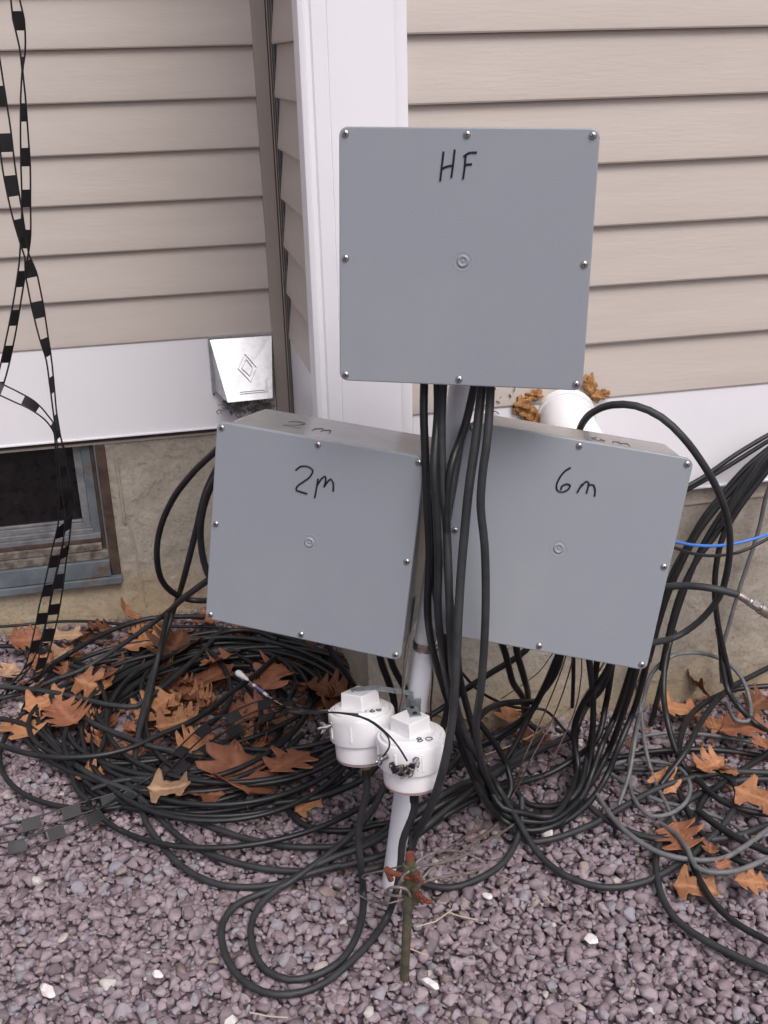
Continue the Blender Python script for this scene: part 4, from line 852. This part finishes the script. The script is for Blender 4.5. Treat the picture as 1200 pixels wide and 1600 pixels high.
ladder([(15,-60,Yh,60),(24,0,Yh,50),(29,30,Yh,35),(35,75,Yh,65),(35,110,Yh,88),(36,150,Yh,70),(38,210,Yh,55),(40,260,Yh,45),(41,320,Yh,50),(40,370,Yh,40),(36,410,Yh,55),(27,470,Yh,55),(16,530,Yh,50),(2,590,Yh,50),(-20,650,Yh,50)],
       'black windowed ladder line hanging at far left, curling out of the photo midway')
ladder([(-14,60,Yh-.04,40),(-4,130,Yh-.04,30),(6,200,Yh-.04,15),(15,270,Yh-.04,20),(26,330,Yh-.04,35),(37,380,Yh-.04,60),(42,400,Yh-.04,70),(49,430,Yh-.04,25),(58,475,Yh-.04,20),(68,525,Yh-.04,45),(76,560,Yh-.04,65),(81,600,Yh-.04,70),(86,645,Yh-.04,75),(91,680,Yh-.04,70),(97,720,Yh-.04,55),(104,765,Yh-.04,30),(107,800,Yh-.03,60),(104,840,Yh-.02,60),(97,880,Yh,50),(90,920,Yh+.0,25),(82,965,Yh+.02,20),(73,1005,Yh+.03,30),(62,1045,Yh+.03,50),(45,1068,.05,70),(20,1085,.03,80)],
       'black windowed ladder line hanging full height down to the leaves, nearer strand')
ladder([(-25,596,Yh-.02,20),(0,608,Yh-.02,20),(25,620,Yh-.02,25),(50,633,Yh-.02,40),(72,652,Yh-.02,65),(86,672,Yh-.02,70),(93,700,Yh-.02,45),(97,740,Yh-.02,35),(99,775,Yh-.02,50),(96,815,Yh-.01,60),(90,855,Yh,30),(80,900,Yh+.01,35),(70,945,Yh+.02,25),(60,990,Yh+.03,35),(48,1030,Yh+.04,60),(25,1065,.04,70),(-20,1110,.03,70)],
       'black windowed ladder line entering low at the left edge and joining the others')
ladder([(-30,1304,.026,15),(0,1299,.026,15),(35,1291,.026,18),(83,1277,.026,20),(133,1261,.027,20),(183,1246,.029,25),(227,1227,.035,25),(262,1212,.045,25),(295,1190,.05,25),(335,1163,.055,30),(383,1133,.06,40),(430,1118,.09,60),(480,1113,1.37,80),(505,1113,1.36,85)],
       'black windowed ladder line on the gravel running from left edge to the housings', w=.0205)
ladder([(-30,1331,.025,15),(0,1327,.025,15),(30,1322,.025,15),(83,1303,.025,20),(133,1285,.026,20),(175,1261,.028,30),(200,1244,.03,30),(235,1222,.05,40),(270,1188,.06,35),(300,1158,.065,30),(330,1133,.07,25),(360,1122,.07,25),(400,1104,.08,30),(440,1098,.10,50),(475,1106,.14,70)],
       'black windowed ladder line nearest the viewer on the left gravel', w=.0205, phase=.4)

# ---------------------------------------------------------------- leaves
def leaf_mesh(L, seed, curl, narrow=1.):
    rs = random.Random(seed); N = 64; K = 4; mb = MB()
    lob = rs.choice([2,3,3,4]); tips = []
    for i in range(lob):
        q = i/(lob-1); tips.append((.17+.58*q+rs.uniform(-.02,.02), (.25+.16*math.sin(math.pi*(.22+.62*q)))*rs.uniform(.85,1.12)))
    def half(t, sd):
        w_ = .15+.07*math.sin(math.pi*min(1,t))
        for i, (tt, aa) in enumerate(tips):
            dlt = t-tt-(.03 if sd > 0 else -.015)
            e = max(0, 1-abs(dlt)/(.21-.022*lob)); e2 = max(0, 1-abs(dlt-.06)/.03)
            w_ = max(w_, .11+(aa-.03)*min(1,e*1.3)**.9+.03*e2+.012*math.sin(t*70+seed+sd)*e)
        if t > .80: w_ *= max(.03, (1-t)/.2)**.8
        if t < .10: w_ = .010+w_*(t/.10)**1.3
        return w_*narrow
    mb.vein = []
    c1, c2, c3 = rs.uniform(-.5,1.)*curl, rs.uniform(.3,1.2)*curl, rs.uniform(-1,1)*curl
    for i in range(N+1):
        t = i/N
        for j in range(-K, K+1):
            sd = 1 if j > 0 else -1; u = abs(j)/K; w_ = half(t, sd)*u
            x = (t-.45)+w_*.12; y = sd*w_
            z = c2*w_*w_*1.0+c1*(t-.5)**2*.8+c3*.10*math.sin(t*7+seed)*y*4+.02*curl*math.sin(t*31+j*2.1)-(.006 if j == 0 else 0)
            mb.v.append((x*L, y*L, z*L))
            vn = 1.0 if j == 0 else max([max(0, 1-abs(t-(tt-(.40*aa-.36*w_)-.04))/.014) for tt, aa in tips]+[0])*.8*(w_ < .42)
            mb.vein.append(vn)
    c = 2*K+1
    mb.f = [(i*c+j, (i+1)*c+j, (i+1)*c+j+1, i*c+j+1) for i in range(N) for j in range(2*K)]
    return mb
nleaf = 0
def leaf(x, y, size, rot, mat, label=None, z=.022, curl=.8, tilt=(0,0), group='fallen oak leaves', plane=None):
    global nleaf; nleaf += 1
    mb = leaf_mesh(size/900, nleaf*13+5, curl); c = SZ(x, y, z) if plane is None else SY(x, y, plane)
    T = Matrix.Translation(c)@Matrix.Rotation(math.radians(rot),4,'Z')@Matrix.Rotation(tilt[0],4,'X')@Matrix.Rotation(tilt[1],4,'Y')
    mb.v = [tuple(T@Vector(v)) for v in mb.v]
    # blade has thickness; stem is a thin tube
    o = mk('leaf', mb, M[mat], None, True, recalc=False, ang=80)
    at = o.data.attributes.new('vein', 'FLOAT', 'POINT'); at.data.foreach_set('value', mb.vein)
    sm = o.modifiers.new('thickness', 'SOLIDIFY'); sm.thickness = .0006
    a = T@Vector((-.45*size/900,0,0)); b = T@Vector((-.62*size/900,.01*size/90*.1,.004))
    ORG[o.name] = tuple(o.location)
    st = MB().tube([a, a.lerp(b,.5)+Vector((0,0,.001)), b], .0009, 5); mk('stem', st, M['leaf3'], o, True)
    return tagd(o, label, 'leaf', group)
LV = [
 (32,1135,88,-60,'leaf0','large orange leaf at far left below the coil edge'), (68,1098,75,20,'leaf0','orange brown leaf just right of the far left one'),
 (105,1118,80,120,'leaf1','russet leaf under the left bend of cable'), (80,1035,85,40,'leaf2','pale tan leaf where the hanging ribbons touch down'),
 (100,993,80,170,'leaf2','tan leaf against the foot of the left foundation'), (38,1000,70,10,'leaf1','russet leaf by the wall foot at the left edge'),
 (10,1052,60,70,'leaf2','pale leaf cut by the left photo edge'), (145,1070,75,-30,'leaf0','orange leaf left of the coil centre among cables'),
 (170,1055,50,200,'leaf1','small russet leaf touching the orange one left of centre'), (225,1003,95,15,'leaf0','orange tan leaf at the top of the coil'),
 (272,1012,105,70,'leaf3','big dark brown leaf at the top of the coil'), (197,958,60,80,'leaf0','orange leaf standing in the concrete corner at left'),
 (314,1066,125,20,'leaf1','largest russet leaf inside the coil under the 2m box'), (240,1107,85,35,'leaf0','spiky orange brown leaf at the coil centre'),
 (267,1132,62,15,'leaf0','small bright orange leaf right of the coil centre'), (292,1117,50,150,'leaf0','tiny orange leaf next to the bright one at coil centre'),
 (303,1163,70,30,'leaf0','orange leaf under the ribbon in the coil'), (262,1232,66,-10,'leaf2','light orange leaf on the lower rim of the coil'),
 (315,1238,80,160,'leaf1','russet leaf at the lower rim of the coil'), (375,1212,125,95,'leaf1','very large russet leaf lying over the lower right coil'),
 (450,1190,90,40,'leaf1','curled russet leaf below the 160 housing on its left'), (385,1112,80,20,'leaf1','pinkish russet leaf beneath the white insulator'),
 (425,1058,95,60,'leaf1','lacy brown leaf under the 2m box right of the insulator'), (508,1075,95,150,'leaf3','dark brown leaf left of the 160 housing cap'),
 (470,1030,85,10,'leaf3','dark leaf in the shade below the middle of the 2m box'), (525,1100,70,80,'leaf3','dark crumpled leaf touching the 160 housing'),
 (480,1258,48,20,'leaf0','small orange leaf on gravel below the coil rim'), (140,1210,45,-20,'leaf0','small orange leaf at the lower left of the coil'),
 (153,1160,34,100,'leaf0','tiny orange leaf standing between cables at the left'), (342,1030,70,200,'leaf1','russet leaf near the lower left corner of the 2m box'),
 (155,985,70,200,'leaf3','dark brown leaf on the wall foot beside the tan one'), (320,968,60,20,'leaf1','russet leaf behind the 2m box lower corner'),
 (796,1112,72,70,'leaf0','orange leaf at the foundation foot behind the hanging cables'), (832,1155,72,20,'leaf3','dim brown leaf under the black U cables'),
 (672,1097,60,60,'leaf3','dark leaf just behind the white post'), (690,1115,40,10,'leaf1','small russet leaf right of the white post foot'),
 (742,1118,60,200,'leaf1','russet leaf between the two hanging charcoal cables'),
 (1060,1108,95,-10,'leaf0','orange leaf lying against concrete inside the grey loop'), (1092,1073,80,100,'leaf3','crumpled dark leaf leaning on the concrete at right'),
 (1108,1128,58,-60,'leaf0','small orange leaf below the crumpled dark one'), (1160,1137,105,-15,'leaf1','large brown leaf at the right edge by the wall'),
 (1183,1098,80,30,'leaf3','dark brown leaf at the right edge under a rising cable'), (1037,1220,64,-70,'leaf0','orange leaf framed by the small grey loop'),
 (1106,1198,80,20,'leaf0','tan orange leaf beneath the crossing black cables at right'), (1182,1245,95,-50,'leaf0','big bright orange leaf at the right edge'),
 (1062,1305,90,-100,'leaf1','dark orange leaf under the loops at lower right'), (1128,1352,45,10,'leaf1','small russet leaf beneath the pale grey strands'),
 (1085,1385,68,-25,'leaf0','flat orange oak leaf alone on gravel at lower right'), (1172,1377,52,-15,'leaf0','narrow orange leaf right of the flat oak leaf'),
 (1140,1205,60,150,'leaf0','orange leaf partly hidden right of the tan one'), (1195,1165,60,90,'leaf1','russet leaf cut by the right edge'),
 (1110,1325,50,60,'leaf1','small brown leaf between black and grey cables at lower right'), (985,1165,30,0,'leaf1','tiny leaf scrap right of the falling cables'),
]
for i, (x, y, s, r, m, lab) in enumerate(LV):
    if lab.startswith(('small brown leaf between','tiny leaf scrap right','orange leaf partly hidden','small russet leaf beneath')): s *= .7
    tall = ('standing' in lab or 'crumpled' in lab or 'leaning' in lab)
    if x > 1000 and 'flat' not in lab: s *= .85
    if x < 600: s *= 1.1
    leaf(x, y, s, r, m, lab, z=.030+.010*(i%3) if not 'gravel' in lab else .018, curl=.45+.45*(i%4)/3, tilt=((.9 if tall else RNG.uniform(-.15,.42)), RNG.uniform(-.25,.25)))
def copy_thing(o, loc, rz):
    c = o.copy(); COL.objects.link(c); c.location = loc; c.rotation_euler = (RNG.uniform(-.3,.3),RNG.uniform(-.3,.3),rz)
    for ch in o.children:
        k = ch.copy(); COL.objects.link(k); k.parent = c
    return c
src = [leaf(*p) for p in ((180,1030,46,30,'leaf3','small dry brown leaf among the coils on the left','.'),)] if False else []
for i in range(3):
    src.append(leaf((180,250,210)[i],(1040,1060,1180)[i],(46,40,52)[i],30*i,('leaf3','leaf1','leaf0')[i],('small curled dark brown leaf scrap under the left cable coils','small curled russet leaf scrap under the left cable coils','small curled orange leaf scrap under the left cable coils')[i],z=.02,curl=1.6,group='small leaf scraps under the coils'))
for i in range(46):
    a = RNG.uniform(0,2*math.pi); q = math.sqrt(RNG.random()); x, y = 270+235*q*math.cos(a), 1085+105*q*math.sin(a)
    c = SZ(x, y, RNG.uniform(.008,.022)); 
    if c[1] < YL-.03: copy_thing(src[i%3], c, RNG.uniform(0,6.28))
# fine litter
mb = MB(); rs = random.Random(11)
def scrap(x, y, z, s):
    a = rs.uniform(0,6.28); n = rs.choice([3,4,5]); V = []
    for k in range(n):
        b = a+2*math.pi*k/n+rs.uniform(-.4,.4); V.append((x+s*math.cos(b)*rs.uniform(.5,1.2), y+s*math.sin(b)*rs.uniform(.4,1), z+rs.uniform(-.3,.5)*s))
    V2 = [(p[0],p[1],p[2]-.0005) for p in V]; mb.add(V+V2, [tuple(range(n)), tuple(reversed(range(n,2*n)))]+[(i,(i+1)%n,n+(i+1)%n,n+i) for i in range(n)])
for i in range(900):
    a = rs.uniform(0,6.28); q = math.sqrt(rs.random()); c = SZ(275+245*q*math.cos(a), 1075+115*q*math.sin(a), .008)
    if c[1] < YL-.02: scrap(c[0], c[1], rs.uniform(.004,.014), rs.uniform(.004,.014))
for i in range(120):
    scrap(rs.uniform(.35,1.4), YR-.01-rs.random()**2*.14, rs.uniform(.005,.012), rs.uniform(.003,.009))
for i in range(170):
    c = SZ(rs.uniform(1000,1200), rs.uniform(1080,1330), .01); scrap(c[0], min(c[1],YR-.01), rs.uniform(.005,.011), rs.uniform(.003,.009))
for i in range(60):
    c = SZ(rs.uniform(0,1200), rs.uniform(1200,1600), .01); scrap(c[0], c[1], .009, rs.uniform(.001,.004))
tagd(mk('leaf_litter', mb, M['leaf1'], None, recalc=False), 'crumbled brown leaf litter scattered between stones and along the walls', 'leaf litter', kind='stuff')
mb = MB()
for a in (((650,1448),(680,1440),(707,1421)), ((700,1425),(720,1432),(745,1437)), ((848,1395),(860,1410),(866,1412)), ((640,1482),(660,1490),(668,1492)), ((390,1582),(420,1588),(450,1590))):
    mb.tube([SZ(*p,.014) for p in a], .0011, 5)
tagd(mk('dry_grass', mb, M['straw'], None, True), 'a few pale dry grass stems lying on the gravel', 'grass', kind='stuff')
